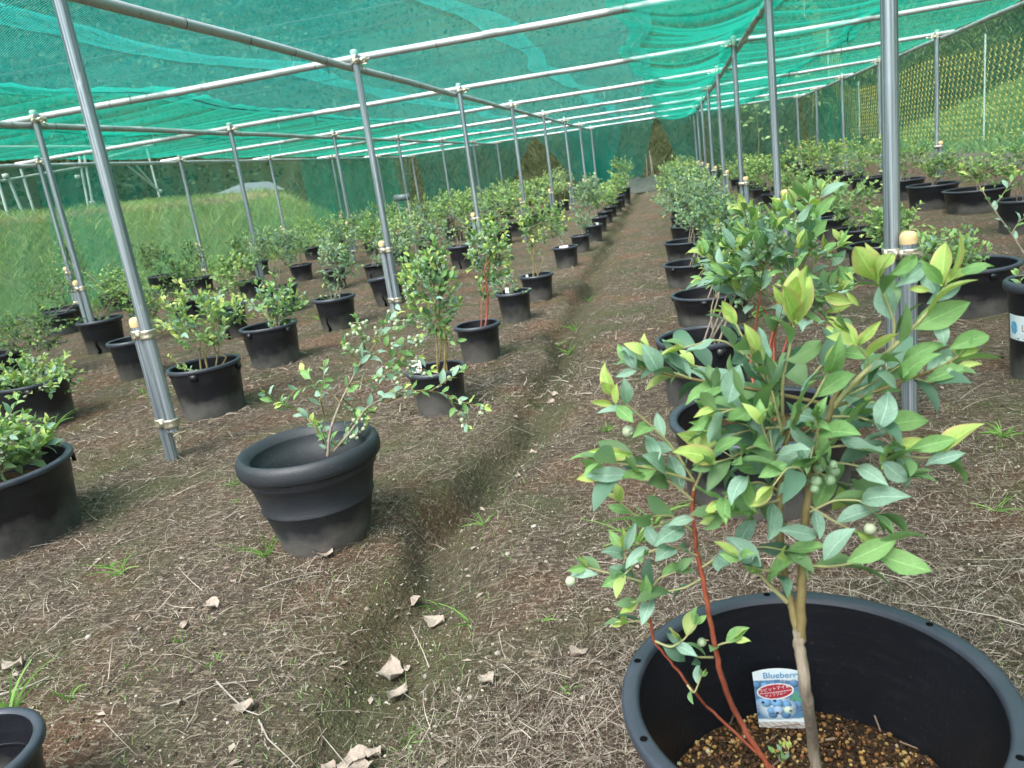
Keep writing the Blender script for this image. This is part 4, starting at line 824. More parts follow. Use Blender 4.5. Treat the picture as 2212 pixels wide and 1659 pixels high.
for k, yy in enumerate([11.3, 12.7, 14.2, 15.7, 17.2]): add('C', (1.33, yy, .2, .22), 'tub', None, 'black tub far back', 'bright blueberry bush', c=(0, 0, .42), rad=(.42, .4, .26), n_sh=32, pal='lime' if k % 2 else 'green', young=.3)
# rightmost row
add('E', (2.45, 5.3, .2, .24), 'tub', None, 'plain black tub', 'low dull blueberry bush', c=(0, 0, .42), rad=(.28, .28, .22), n_sh=26, pal='green')
add('E', (2.55, 6.62, .2, .25), 'tub', None, 'black tub with a thick rim', 'green blueberry bush leaning over its rim', c=(.0, 0, .5), rad=(.3, .3, .28), n_sh=30, pal='green')
add('E', ((2050, 409), (2184, 400), (2110, 462)), 'tub', (2060, 330, 2190, 400), 'very wide black tub', 'low green blueberry bush', n_sh=34, pal='green')
add('E', ((1975, 398), (2080, 392), (2015, 455)), 'tub', (1985, 320, 2090, 395), 'wide black tub with a stub post behind', 'dense green blueberry bush', n_sh=36, pal='green')
add('E', ((1915, 389), (2006, 382), (1950, 434)), 'tub', (1890, 290, 2010, 385), 'wide black tub with leaves hanging left', 'tall fine leaved blueberry bush', n_sh=40, pal='green', stems=5)
for k, yy in enumerate([11.9, 13.3, 14.7, 16.1, 17.6]): add('E', (2.62, yy, .24, .24), 'tub', None, 'wide black tub far back', 'yellow green blueberry bush', c=(0, 0, .46), rad=(.45, .4, .28), n_sh=34, pal='lime' if k % 2 == 0 else 'green', young=.35)
# second row left
add('A', (-2.28, 2.02, .262, .262), 'tub', (-190, 880, 135, 1040), 'large black tub cut off', 'blueberry bush with pale berries', n_sh=40, pal='lime', mode='parts', stems=5, L=.05, berries=(6, 'berry_white'), off=(-.02, .0))
add('A', ((384, 792), (536, 764), (469, 903)), 'tub', (335, 592, 535, 780), 'broad pot beside the first steel post', 'bright bush with yellow green top leaves', n_sh=34, pal='lime', mode='parts', stems=5, L=.048, young=.4, lowfill=2, wood='stem_brown')
add('A', ((544, 706), (664, 682), (600, 793)), 'tub', (548, 595, 668, 700), 'plain pot with a blue berry spray', 'lime green upright bush with blue berries', n_sh=26, pal='lime', mode='parts', young=.15, berries=(3, 'berry_blue'), lowfill=3, L=.045, left=True)
add('A', ((693, 639), (785, 631), (735, 713)), 'std', (672, 500, 782, 640), 'split black pot with weeds inside', 'thin twiggy blueberry bush over grass', n_sh=26, pal='grey', lowfill=5, split=-1.75)
add('A', ((807, 600), (882, 586), (846, 660)), 'std', (780, 480, 900, 585), 'tilted black pot leaning beside a post', 'blueberry bush growing from the tilted pot', n_sh=28, pal='grey', tilt=-.10, split=-1.6)
add('A', (-2.4, 7.55, .14, .23), 'std', None, 'black pot under leaves', 'pale tipped blueberry bush', c=(0, 0, .42), rad=(.28, .28, .26), n_sh=30, pal='grey', young=.3)
add('A', ((970, 529), (1024, 524), (1000, 580)), 'std', (915, 405, 1050, 510), 'split black pot standing clear of leaves', 'wide blueberry bush on grey stems', n_sh=40, pal='green', stems=5, young=.3, split=-1.5)
for k, (yy, hh) in enumerate([(9.8, .44), (11.0, .5), (12.2, .55), (13.5, .5), (14.9, .55), (16.3, .6), (17.6, .6)]): add('A', (-2.42, yy, .16, .24), 'std', None, 'dark pot far back', 'blueberry bush far back', c=(0, 0, hh), rad=(.38, .36, .28), n_sh=32, pal=('grey', 'green', 'lime')[k % 3], young=.3)
# third row left
add('B', (-3.40, 3.42, .19, .25), 'tub', (-70, 745, 185, 905), 'black tub under a berry laden bush', 'spreading bush with pale green berry clusters', n_sh=44, pal='lime', mode='parts', stems=6, L=.05, berries=(7, 'berry_white'), young=.25)
add('B', ((236, 735), (336, 725), (305, 820)), 'std', (262, 590, 392, 735), 'black pot behind the first steel post', 'arching blueberry bush with bare bent stems', n_sh=22, pal='green', stems=5, berries=(3, 'berry_blue'), wood='bark')
add('B', ((467, 657), (535, 657), (512, 731)), 'std', (445, 530, 570, 655), 'split black pot between two bushes', 'full green blueberry bush', n_sh=36, pal='lime', split=-1.6)
add('B', ((569, 616), (650, 614), (615, 680)), 'std', (520, 470, 655, 600), 'round black pot beside a leaning post', 'rounded grey green blueberry bush', n_sh=40, pal='grey')
add('B', ((699, 578), (756, 576), (727, 627)), 'std', (665, 465, 790, 572), 'black pot behind the split one', 'wide blueberry bush with twiggy middle', n_sh=38, pal='grey', young=.25)
add('B', ((788, 570), (838, 568), (813, 602)), 'std', (760, 450, 850, 565), 'pale dusty pot, cracked open', 'round blueberry bush above a cracked pot', n_sh=34, pal='green', split=-1.7)
for k, (yy, hh) in enumerate([(9.9, .4), (11.2, .44), (12.7, .5), (14.1, .5), (15.6, .55), (17.1, .6)]): add('B', (-3.6, yy, .17, .22), 'std', None, 'dark pot far back', 'blueberry bush far back', c=(0, 0, hh), rad=(.4, .36, .27), n_sh=32, pal=('lime', 'grey', 'green')[k % 3], young=.3)
# fourth row left
add('L', (-4.72, 4.55, .18, .24), 'tub', (-40, 650, 180, 790), 'black pot hidden by dark leaves', 'dark leaved bush with ripe blue berries', n_sh=36, pal='dark', stems=5, berries=(6, 'berry_blue'), young=.22)
add('L', ((191, 688), (286, 678), (234, 762)), 'std', (190, 560, 325, 678), 'tall split black pot with weeds', 'wide green blueberry bush over weeds', n_sh=40, pal='lime', lowfill=5, berries=(2, 'berry_blue'), split=-1.3)
add('L', (-4.7, 6.75, .15, .22), 'std', None, 'black pot behind a leafy bush', 'small dark blueberry bush', c=(0, 0, .4), rad=(.25, .25, .2), n_sh=22, pal='dark')
add('L', (-4.7, 8.0, .15, .22), 'std', None, 'black pot behind a leafy bush', 'dull green blueberry bush', c=(0, 0, .42), rad=(.3, .3, .25), n_sh=28, pal='dark')
add('L', ((625, 572), (678, 567), (656, 608)), 'std', (590, 480, 680, 575), 'low black pot with grass beside it', 'round blueberry bush', n_sh=34, pal='grey')
for k, (yy, hh) in enumerate([(10.6, .42), (12.0, .45), (13.4, .45), (14.9, .5), (16.4, .5)]): add('L', (-4.75, yy, .17, .22), 'std', None, 'dark pot far back', 'blueberry bush far back', c=(0, 0, hh), rad=(.38, .36, .26), n_sh=30, pal=('green', 'grey', 'lime')[k % 3], young=.3)
# leftmost row
add('K', ((100, 676), (176, 667), (137, 725)), 'tub', (150, 590, 215, 665), 'plain black tub beside a post', 'sparse blueberry bush with tiny white berries', n_sh=8, pal='grey', stems=1)
add('K', (-6.72, 7.42, .235, .22), 'tub', (58, 575, 190, 668), 'wide black tub beside the hanging green strip', 'fine leaved low blueberry bush', n_sh=34, pal='dark', L=.035)
add('K', (-6.75, 8.4, .2, .22), 'tub', (108, 500, 190, 640), 'hidden black tub by the green net strip', 'tall thin blueberry bush with yellow top leaves', n_sh=22, pal='dark', young=.7, stems=3)
add('K', ((332, 594), (402, 588), (365, 640)), 'tub', (285, 515, 375, 590), 'black tub at the foot of the bank', 'grey green blueberry bush', n_sh=32, pal='dark')
add('K', ((398, 600), (463, 594), (434, 635)), 'tub', (375, 505, 475, 600), 'black tub next to a post stub', 'thin blueberry bush beside a post', n_sh=24, pal='dark')
for k, (x_, yy, hh) in enumerate([(-6.2, 10.9, .45), (-6.1, 12.6, .4), (-6.15, 14.2, .45), (-6.1, 15.8, .5)]): add('K', (x_, yy, .17, .22), 'std', None, 'dark pot below the far bank', 'dull blueberry bush', c=(0, 0, hh), rad=(.34, .34, .26), n_sh=28, pal=('dark', 'green')[k % 2])

cnt = {}; seen = {}
for k, q in enumerate(P):
    row = q['row']; n = cnt.get(row, 0) + (1 if row == 'T' and row not in cnt or row == 'R' and row not in cnt else 0); cnt[row] = n + 1; nth = NTH[n]
    o = dict(q['o']); where = '%s in %s' % (nth, ROWN[row])
    tl = o.pop('tilt', 0); sp = o.pop('split', None); c = o.pop('c', None); rad = o.pop('rad', None); off = o.pop('off', (0, 0)); zc = o.pop('zc', 0); shoot = o.pop('shoot', False); left = o.pop('left', False)
    if q['kind'] == 'std' and q['y'] > 11: q['kind'] = 'std'
    pt, sz = make_pot(q['x'], q['y'], q['r'], q['h'], q['kind'], q['pd'] + ', ' + where, tl, k, sp)
    q['obj'] = pt; q['sz'] = sz; base = (q['x'], q['y'], sz); L = o.pop('L', .042 if q['y'] < 9 else .05); b0 = (off[0], off[1]); lb = q['bd'] + ', ' + where
    if o.get('n_sh', 9) < 14: o['dens'] = .6
    if c is not None: tt_, B = bush_world(base, np.array([q['x'] + c[0], q['y'] + c[1], c[2] + .05]), *[v_ * 1.15 for v_ in rad], lb, L=L * 1.15, seed=k + 1, base_off=b0, **o)
    else: tt_, B = bush_box(base, q['box'], lb, L=L, seed=k + 1, base_off=b0, **o)
    if shoot:
        B2 = Bush(99); B2.pal = PALS['lime']; D_ = depth(base) * .98; px = [(2212, 548), (2185, 505), (2145, 450), (2112, 395), (2080, 365)]; B2.shoot([atd(*a, D_) for a in px], L=.06, start=.15, step=.05, young=.8, r0=.004, stem='bark'); B2.shoot([atd(2145, 450, D_), atd(2180, 400, D_), atd(2192, 378, D_)], L=.055, start=.3, step=.03, young=.9, r0=.002)
        B2.shoot([atd(2185, 505, D_), atd(2200, 480, D_), atd(2225, 462, D_)], L=.06, start=.3, step=.03, young=.6, r0=.002)
        w0 = tt_; B2.finish(w0, 'parts')
    if left:
        B2 = Bush(98); B2.pal = PALS['green']; D_ = depth(base)
        for a, b_ in (((590, 695), (520, 640)), ((585, 695), (540, 660)), ((580, 690), (555, 610)), ((590, 690), (500, 655))): B2.shoot([atd(*a, D_), atd((a[0] + b_[0]) / 2, (a[1] + b_[1]) / 2 - 8, D_), atd(*b_, D_)], L=.045, start=.3, step=.02, young=.15, r0=.002)
        B2.cluster(atd(588, 728, D_ * .98), 5, 'berry_blue'); B2.finish(tt_, 'parts')
# planter
x, y, r, z = solve((533, 965), (840, 930), (715, 1197), .6)
PLT, psz = make_pot(x, y, r, z, 'planter', 'slate black moulded planter with a rounded double rim, nearest left of the trench')
PB = Bush(5); PB.pal = PALS['blue']; D1 = depth((x, y, psz)); pb = np.array([x + .02, y + .02, psz]); D0 = D1
pbt = thing('blueberry_bush', pb, 'loose blueberry bush with white berries growing in the moulded planter', 'blueberry bush', 'blueberry bushes growing in pots')
def px(pts, d): return [atd(a, b_, d + (dd[0] if dd else 0)) for a, b_, *dd in pts]
for pts, kw in [
    ([(708, 985), (712, 930), (735, 870), (770, 800), (808, 730), (830, 700)], dict(r0=.0045, stem='bark', start=.45, berries=8)),
    ([(708, 985), (690, 930), (650, 890), (600, 870), (572, 850)], dict(r0=.003, stem='stem_brown', start=.3)),
    ([(700, 900), (690, 850), (670, 815), (655, 800)], dict(r0=.002, start=.2, young=.5)), ([(690, 870), (700, 820), (700, 790)], dict(r0=.002, start=.2, young=.5)),
    ([(720, 975), (760, 930), (790, 880), (830, 860), (870, 840)], dict(r0=.004, stem='bark', start=.35, berries=6)),
    ([(770, 800), (800, 770), (850, 740), (900, 735)], dict(r0=.0025, stem='stem_brown', start=.1, berries=12)), ([(790, 760), (780, 720), (770, 690)], dict(r0=.002, start=.1, berries=10)),
    ([(808, 730), (850, 710), (880, 690)], dict(r0=.002, start=.1, berries=8)), ([(800, 760), (840, 700), (870, 665)], dict(r0=.002, start=.2, berries=6)), ([(760, 830), (800, 820), (850, 800)], dict(r0=.002, start=.1, berries=8)),
    ([(790, 860), (840, 810), (880, 770)], dict(r0=.002, start=.2, berries=10)), ([(735, 870), (700, 830), (640, 840), (610, 870)], dict(r0=.002, start=.3)), ([(740, 860), (760, 880), (790, 900)], dict(r0=.0018, start=.1, berries=5)),
    ([(710, 975), (700, 940), (690, 920)], dict(r0=.002, start=.1)), ([(735, 965), (770, 940), (790, 925)], dict(r0=.0016, start=.05, berries=4)), ([(725, 960), (700, 925), (665, 905)], dict(r0=.0016, start=.05)), ([(750, 940), (765, 905), (800, 890)], dict(r0=.0016, start=.05, berries=4)), ([(820, 860), (850, 845), (890, 850)], dict(r0=.0016, start=.05, berries=5)), ([(830, 790), (860, 760), (905, 770)], dict(r0=.0016, start=.05, berries=5)), ([(715, 975), (735, 950), (760, 940)], dict(r0=.002, start=.1)), ([(830, 870, .0), (900, 840, .02), (960, 850, .03), (1000, 870, .02), (1045, 880, 0)], dict(r0=.0028, stem='stem_brown', start=.2, berries=7)),
    ([(930, 845, .02), (975, 815, .0), (1000, 800, 0)], dict(r0=.0018, start=.1, berries=6)), ([(960, 850, .02), (990, 890, .0), (1010, 920, 0)], dict(r0=.0018, start=.1, berries=4)), ([(820, 800), (870, 790), (930, 800)], dict(r0=.002, start=.1, berries=6)), ([(780, 790), (760, 760), (745, 745)], dict(r0=.0018, start=.1, berries=6))]:
    kw.setdefault('stem', 'stem_brown'); pts = [(a[0], a[1], (a[2] if len(a) > 2 else 0) + PB.r.normal(0, .03)) for a in pts]
    b_ = kw.pop('berries', 0); Q = PB.shoot(px(pts, D1 * .99), L=.042, step=.019, young=kw.pop('young', .2), **kw)
    if b_: 
        for f in (-2, -6): PB.cluster(Q[f] + PB.r.normal(0, .01, 3), b_ // 2 + 1, 'berry_white', .0056)
PB.finish(pbt, 'parts')
# empty pot in the corner
make_pot(-1.175, .83, .125, .19, 'empty', 'empty black pot with inner rings, cut by the lower left corner')
# ---------------------------------------------------------------- foreground tub and bush
FX, FY, FR, FH = .12, .925, .2456, .25
FT, fsz = make_pot(FX, FY, FR, FH, 'front', 'wide glossy black tub with holes in its rim, in the right foreground')
for a in (97, 38, 165, 205, 330, 275):
    q = MB(); ca, sa = math.cos(R_(a)), math.sin(R_(a)); rr = FR * .952; t = np.arange(12) * 2 * np.pi / 12
    v = [[rr * ca + .0052 * math.cos(b_), rr * sa + .0052 * math.sin(b_), FH + .0006] for b_ in t] + [[rr * ca, rr * sa, FH + .0004]]; q.add(v, [[i, (i + 1) % 12, 12] for i in range(12)]); q.build('rim_hole_shade', M['hole'], FT)  # flat black disc on the rim, painted shade for a hole
def gravel():
    mb = MB(); n = 7000; r = RNG; a = r.uniform(0, 6.28, n); d = np.sqrt(r.random(n)) * .198; x = d * np.cos(a); y = d * np.sin(a); s = .0009 + .0034 * r.random(n) ** 2.6
    ico = np.array([[0, 0, 1], [.89, 0, .45], [.28, .85, .45], [-.72, .53, .45], [-.72, -.53, .45], [.28, -.85, .45], [.72, .53, -.4], [-.28, .85, -.4], [-.89, 0, -.4], [-.28, -.85, -.4], [.72, -.53, -.4]])
    fi = np.array([[0, 1, 2], [0, 2, 3], [0, 3, 4], [0, 4, 5], [0, 5, 1], [1, 6, 2], [2, 7, 3], [3, 8, 4], [4, 9, 5], [5, 10, 1], [2, 6, 7], [3, 7, 8], [4, 8, 9], [5, 9, 10], [1, 10, 6]])
    V = ico[None] * s[:, None, None] * r.uniform(.75, 1.25, (n, 11, 1)) + np.stack([x, y, .058 + .012 * (1 - (d / .2) ** 2) + s * .3], -1)[:, None]
    pal = np.array([(.30, .17, .06), (.42, .30, .12), (.20, .09, .035), (.045, .025, .015), (.025, .016, .01), (.10, .05, .025), (.48, .42, .28)]); c = pal[r.choice(7, n, p=[.10, .06, .12, .30, .27, .13, .02])] * r.uniform(.7, 1.2, (n, 1))
    mb.add(V.reshape(-1, 3), (fi[None] + np.arange(n)[:, None, None] * 11).reshape(-1, 3), np.repeat(c, 11, 0)); mb.build('gravel', M['vcol'], FT, color=True, kind='stuff', smooth=False)
    mb = MB()
    for _ in range(26):
        a, d = r.uniform(0, 6.28), r.uniform(.03, .18); p = np.array([d * math.cos(a), d * math.sin(a), .075]); th = r.uniform(0, 6.28); tube(mb, [p, p + np.array([math.cos(th), math.sin(th), r.uniform(-.05, .2)]) * r.uniform(.012, .05)], r.uniform(.0008, .003), 5, c=np.array([.16, .11, .08]) * r.uniform(.5, 1.8))
    mb.build('bark_chips', M['vcol'], FT, color=True, kind='stuff')
gravel()
fb = onz(1765, 1690, .065)
FBt = thing('blueberry_bush', fb, 'large foreground blueberry bush with broad leaves in the glossy tub', 'blueberry bush', 'blueberry bushes growing in pots')
FB = Bush(3); FB.pal = PALS['blue']
def zdepth(x, y, z): v = ray(x, y); return (z - CAMZ) / v[2]
d0 = zdepth(1765, 1690, .065); dr = zdepth(1660, 1665, .065)
DC = 1.0
FB.stems += []
def stem(pts, r0, r1, m):
    Q = np.array([atd(a, b_, d) for a, b_, d in pts]); t = np.linspace(0, 1, len(Q)); u = np.linspace(0, 1, 5 * len(Q)); Q = np.stack([np.interp(u, t, Q[:, k]) for k in range(3)], -1)
    for _ in range(3): Q[1:-1] = .25 * Q[:-2] + .5 * Q[1:-1] + .25 * Q[2:]
    Q += FB.r.normal(0, .0006, Q.shape); FB.stems.append((Q, np.linspace(r0, r1, len(Q)), m)); return Q
stem([(1766, 1700, d0), (1755, 1600, d0 * .99), (1742, 1490, .985), (1728, 1400, .98), (1724, 1360, .98)], .0082, .0068, 'bark')
stem([(1728, 1385, .98), (1714, 1320, .985), (1694, 1250, .99), (1682, 1150, .99), (1684, 1060, .985), (1698, 970, .98), (1690, 900, .98)], .006, .0032, 'stem_brown')
stem([(1730, 1385, .98), (1730, 1300, .975), (1736, 1200, .97), (1742, 1110, .965), (1750, 1000, .965), (1780, 930, .96), (1800, 870, .96), (1812, 840, .96)], .0064, .0036, 'stem_brown')
stem([(1668, 1668, dr), (1630, 1610, dr), (1590, 1545, dr), (1553, 1450, 1.08), (1536, 1350, 1.06), (1520, 1260, 1.04), (1502, 1180, 1.03), (1495, 1100, 1.02), (1500, 1040, 1.01)], .0044, .0028, 'stem_red')
stem([(1672, 1660, dr), (1600, 1595, dr), (1530, 1530, dr), (1480, 1470, 1.09), (1440, 1420, 1.08), (1412, 1385, 1.07)], .0024, .0018, 'stem_red')
stem([(1412, 1385, 1.07), (1400, 1320, 1.05), (1395, 1260, 1.04)], .0022, .0016, 'stem_red')
def fs(pts, **kw):
    kw.setdefault('L', .056); kw['L'] *= 1.12; kw.setdefault('step', .026); kw['step'] *= .88; kw.setdefault('young', .12); kw.setdefault('r0', .0018); kw.setdefault('start', .15)
    return FB.shoot([atd(a, b_, d) for a, b_, d in pts], **kw)
fs([(1800, 880, .96), (1850, 820, .94), (1925, 755, .92), (1985, 695, .90), (2020, 650, .90), (2045, 615, .90)], L=.062, young=.5, r0=.0034, stem='stem_green', size_tip=1.0, step=.032, tipn=2)
fs([(1925, 755, .92), (1935, 700, .91), (1915, 650, .91), (1898, 612, .90)], L=.06, young=.55, r0=.0022, size_tip=.9, start=.2)
fs([(1812, 850, .96), (1860, 830, .95), (1880, 780, .93), (1850, 745, .92), (1835, 720, .92)], L=.05, young=.8)
fs([(1690, 900, .98), (1690, 820, .95), (1705, 760, .93), (1715, 700, .92)], L=.06, young=.7, size_tip=1.3, tipn=3, start=.3, r0=.0024)
fs([(1690, 880, .98), (1640, 800, .96), (1610, 740, .95), (1590, 700, .95)], L=.055, young=.4, r0=.0022)
fs([(1770, 870, .97), (1700, 855, .97), (1600, 835, .98), (1500, 820, 1.0), (1400, 800, 1.0), (1375, 790, 1.0)], L=.056, r0=.0026, stem='stem_brown', start=.3)
fs([(1500, 820, 1.0), (1440, 800, .99), (1400, 765, .98)], L=.05)
fs([(1640, 790, .97), (1560, 730, .98), (1480, 750, .99)], L=.05, young=.3)
fs([(1500, 1040, 1.01), (1470, 1030, 1.0), (1400, 1010, .98), (1330, 1000, .97), (1300, 998, .97)], L=.058, r0=.0022, start=.2)
fs([(1496, 1080, 1.01), (1450, 1040, 1.0), (1380, 1025, .98), (1310, 1025, .98)], L=.052)
fs([(1500, 1040, 1.01), (1450, 960, 1.0), (1390, 905, .99), (1350, 870, .98), (1330, 858, .98)], L=.045, young=.6, size_tip=.9)
fs([(1498, 1060, 1.01), (1540, 960, .99), (1560, 890, .98), (1540, 840, .98)], L=.055)
fs([(1500, 1150, 1.03), (1450, 1110, 1.02), (1380, 1120, 1.02), (1340, 1085, 1.02)], L=.048)
fs([(1505, 1200, 1.03), (1460, 1180, 1.02), (1400, 1190, 1.02), (1350, 1240, 1.02)], L=.046)
fs([(1510, 1230, 1.04), (1570, 1190, 1.0), (1650, 1180, .98), (1700, 1190, .96)], L=.062, step=.03)
fs([(1515, 1250, 1.04), (1480, 1270, 1.04), (1430, 1280, 1.05), (1380, 1300, 1.05)], L=.05)
fs([(1395, 1260, 1.04), (1350, 1245, 1.03), (1300, 1235, 1.03), (1270, 1225, 1.03)], L=.042)
fs([(1400, 1300, 1.05), (1370, 1240, 1.04), (1345, 1190, 1.04)], L=.045)
fs([(1405, 1350, 1.06), (1380, 1340, 1.06), (1350, 1345, 1.06)], L=.04)
fs([(1398, 1290, 1.05), (1420, 1250, 1.04), (1460, 1235, 1.03)], L=.045)
fs([(1415, 1385, 1.07), (1450, 1400, 1.06), (1480, 1380, 1.05), (1500, 1350, 1.04)], L=.036, step=.02)
fs([(1540, 1420, 1.08), (1500, 1420, 1.06), (1470, 1385, 1.05)], L=.04, step=.022)
fs([(1540, 1400, 1.08), (1560, 1390, 1.06), (1585, 1385, 1.05)], L=.036, step=.024)
fs([(1485, 1480, 1.09), (1500, 1500, 1.08), (1515, 1460, 1.07)], L=.026, step=.02)
fs([(1736, 1220, .97), (1790, 1225, .94), (1850, 1215, .92), (1885, 1195, .91)], L=.066, step=.04, r0=.0022, size_tip=1.0, tipn=2)
fs([(1690, 1240, .99), (1640, 1230, .96), (1600, 1210, .95)], L=.056, step=.03)
fs([(1700, 1300, .985), (1660, 1262, .98), (1640, 1240, .97)], L=.05, r0=.0032, stem='stem_green', start=.7)
fs([(1742, 1110, .965), (1800, 1080, .95), (1860, 1080, .94), (1890, 1110, .93)], L=.058)
fs([(1745, 1090, .965), (1790, 1120, .95), (1850, 1150, .94)], L=.05)
fs([(1750, 1000, .965), (1830, 1000, .94), (1900, 1020, .92), (1950, 1030, .91)], L=.058)
fs([(1760, 970, .965), (1840, 960, .94), (1920, 980, .92), (1990, 990, .90), (2020, 985, .90)], L=.066, step=.036, tipn=3, size_tip=1.0, young=.03)
fs([(1790, 900, .96), (1860, 900, .94), (1920, 930, .93), (1930, 960, .92)], L=.062)
fs([(1800, 880, .96), (1880, 850, .94), (1960, 820, .92), (2040, 790, .90), (2070, 770, .90)], L=.056, r0=.0024, berries=5, stem='stem_brown', step=.034)
fs([(1800, 870, .96), (1880, 830, .94), (1960, 780, .93)], L=.055)
fs([(1960, 810, .92), (2010, 830, .91), (2060, 800, .90)], L=.05)
fs([(1684, 1060, .985), (1640, 1040, .96), (1600, 1050, .95), (1560, 1080, .94)], L=.062, step=.03)
fs([(1684, 1080, .985), (1620, 1100, .95), (1560, 1110, .94)], L=.056)
fs([(1690, 980, .98), (1630, 960, .95), (1580, 990, .94), (1540, 1000, .93)], L=.058)
fs([(1698, 960, .98), (1720, 900, .93), (1760, 860, .92), (1790, 800, .91)], L=.058, young=.3)
fs([(1690, 930, .98), (1640, 890, .95), (1590, 880, .94), (1540, 900, .93)], L=.062)
fs([(1690, 920, .98), (1660, 850, .97), (1660, 790, .97), (1640, 760, .97)], L=.055, young=.25)
fs([(1720, 950, .97), (1760, 920, 1.02), (1800, 900, 1.06), (1850, 880, 1.1)], L=.055)
fs([(1700, 930, .98), (1740, 830, 1.02), (1790, 770, 1.06), (1850, 740, 1.08)], L=.055)
fs([(1690, 900, .98), (1640, 850, 1.04), (1560, 800, 1.1), (1500, 790, 1.14)], L=.055)
fs([(1700, 1000, .98), (1660, 1010, 1.03), (1600, 1000, 1.08), (1540, 960, 1.12)], L=.055)
fs([(1745, 1050, .965), (1730, 1010, .91), (1700, 1010, .89), (1670, 1050, .88)], L=.06, step=.03, young=.3)
fs([(1750, 1000, .965), (1770, 950, .93), (1760, 900, .91)], L=.055)
fs([(1750, 1020, .965), (1800, 1040, 1.0), (1850, 1050, 1.05)], L=.052)
_er = np.random.default_rng(8)
for _k in range(13):
    ex, ey = _er.uniform(1480, 1930), _er.uniform(745, 1120); nx_, ny_ = (1690 + _er.uniform(-20, 20), 900 + _er.uniform(0, 160)) if ex < 1720 else (1765 + _er.uniform(-10, 30), 880 + _er.uniform(0, 140)); dd = _er.uniform(.9, 1.12)
    fs([(nx_, ny_, .97), ((nx_ + ex) / 2, (ny_ + ey) / 2 + _er.uniform(-20, 10), (.97 + dd) / 2), (ex, ey, dd)], L=_er.uniform(.048, .06), start=.3, young=.12 if ey > 900 else .3)
for (a, b_, d, n) in ((1765, 1020, .94, 5), (1790, 1000, .94, 4), (2055, 780, .90, 4), (1890, 1130, .92, 1), (1355, 925, .98, 1), (1243, 1247, 1.02, 1), (1530, 1383, 1.06, 1), (1580, 975, 1.0, 2), (1620, 845, 1.02, 1)):
    FB.cluster(atd(a, b_, d), n, 'berry_green' if n > 1 else 'berry_white', .0066)

def kl(bx, by, tx, ty, d, kind, wide=1.0, tilt=.25):
    a = atd(bx, by, d); b_ = atd(tx, ty, d - FB.r.uniform(-.015, .03)); v = b_ - a; L_ = np.linalg.norm(v); ax = v / L_; cm = unit(CAM - a); nn = unit(cm + FB.r.normal(0, tilt, 3) + np.array([0, 0, .35])); nn = unit(nn - ax * (nn @ ax)); FB.keys.append((a, ax, nn, L_, kind, wide))
FB.keys = []
for q_ in [(1717, 675, 1717, 573, .92, 'leaf_new', 1.05), (1698, 661, 1670, 622, .92, 'leaf_new', .8), (1712, 668, 1722, 620, .915, 'leaf_new', .8), (2034, 618, 2041, 520, .89, 'leaf_new', 1.15), (2041, 611, 2096, 571, .89, 'leaf_new', .8), (2036, 614, 1991, 564, .89, 'leaf_mid', .8), (2003, 656, 2079, 612, .90, 'leaf_old', .8), (1905, 587, 1858, 535, .90, 'leaf_new', .8), (1910, 580, 1932, 547, .90, 'leaf_new', .9), (1922, 597, 2000, 545, .90, 'leaf_mid', .75), (1939, 616, 2017, 564, .905, 'leaf_old', .8), (1927, 690, 1903, 610, .91, 'leaf_old', 1.45), (2010, 628, 1960, 622, .90, 'leaf_new', .8),
          (1851, 747, 1815, 685, .915, 'leaf_new', 1), (1853, 747, 1900, 693, .915, 'leaf_new', .7), (1855, 661, 1826, 628, .92, 'leaf_new', .7), (2041, 747, 2026, 676, .895, 'leaf_old', 1), (2053, 752, 2148, 716, .895, 'leaf_mid', .75), (1998, 823, 2100, 788, .90, 'leaf_mid', .8), (1898, 928, 1929, 840, .90, 'leaf_old', 1.3), (1936, 837, 1896, 806, .90, 'leaf_old', 1.1), (1965, 971, 2072, 945, .90, 'leaf_mid', .8), (1905, 996, 1965, 1048, .905, 'leaf_old', 1.3), (1998, 1003, 2090, 972, .90, 'leaf_old', .8), (1830, 1214, 1941, 1163, .905, 'leaf_mid', .85), (1778, 1209, 1841, 1135, .92, 'leaf_old', 1.1), (1683, 1143, 1783, 1160, .93, 'leaf_old', .8), (1645, 1223, 1568, 1157, .95, 'leaf_old', 1.1),
          (1613, 1028, 1622, 1116, .92, 'leaf_mid', 1.1), (1611, 1026, 1572, 1080, .92, 'leaf_old', 1.1), (1375, 799, 1344, 745, .98, 'leaf_old', 1), (1427, 810, 1390, 743, .98, 'leaf_old', 1.2), (1375, 800, 1330, 813, .98, 'leaf_old', .8), (1330, 874, 1332, 827, .97, 'leaf_new', .9), (1323, 874, 1276, 868, .97, 'leaf_new', .7), (1332, 878, 1368, 912, .97, 'leaf_mid', 1.3), (1364, 1026, 1260, 1028, .97, 'leaf_old', .85), (1368, 983, 1267, 976, .97, 'leaf_new', .7), (1572, 870, 1597, 786, .94, 'leaf_old', 1.4), (1540, 978, 1602, 940, .93, 'leaf_mid', 1), (1700, 1000, 1640, 1030, .90, 'leaf_mid', 1), (1640, 760, 1610, 700, .95, 'leaf_new', .8), (1500, 1120, 1440, 1130, 1.0, 'leaf_old', .9), (1400, 1180, 1345, 1225, 1.02, 'leaf_old', .9), (1290, 1240, 1225, 1238, 1.02, 'leaf_old', .8), (1350, 1190, 1372, 1130, 1.02, 'leaf_old', .6), (1420, 1000, 1400, 930, .97, 'leaf_old', 1.1)]: kl(*q_)
print('fg leaves', len(FB.leaves)); FB.finish(FBt, 'parts', hi=True, limit=250)
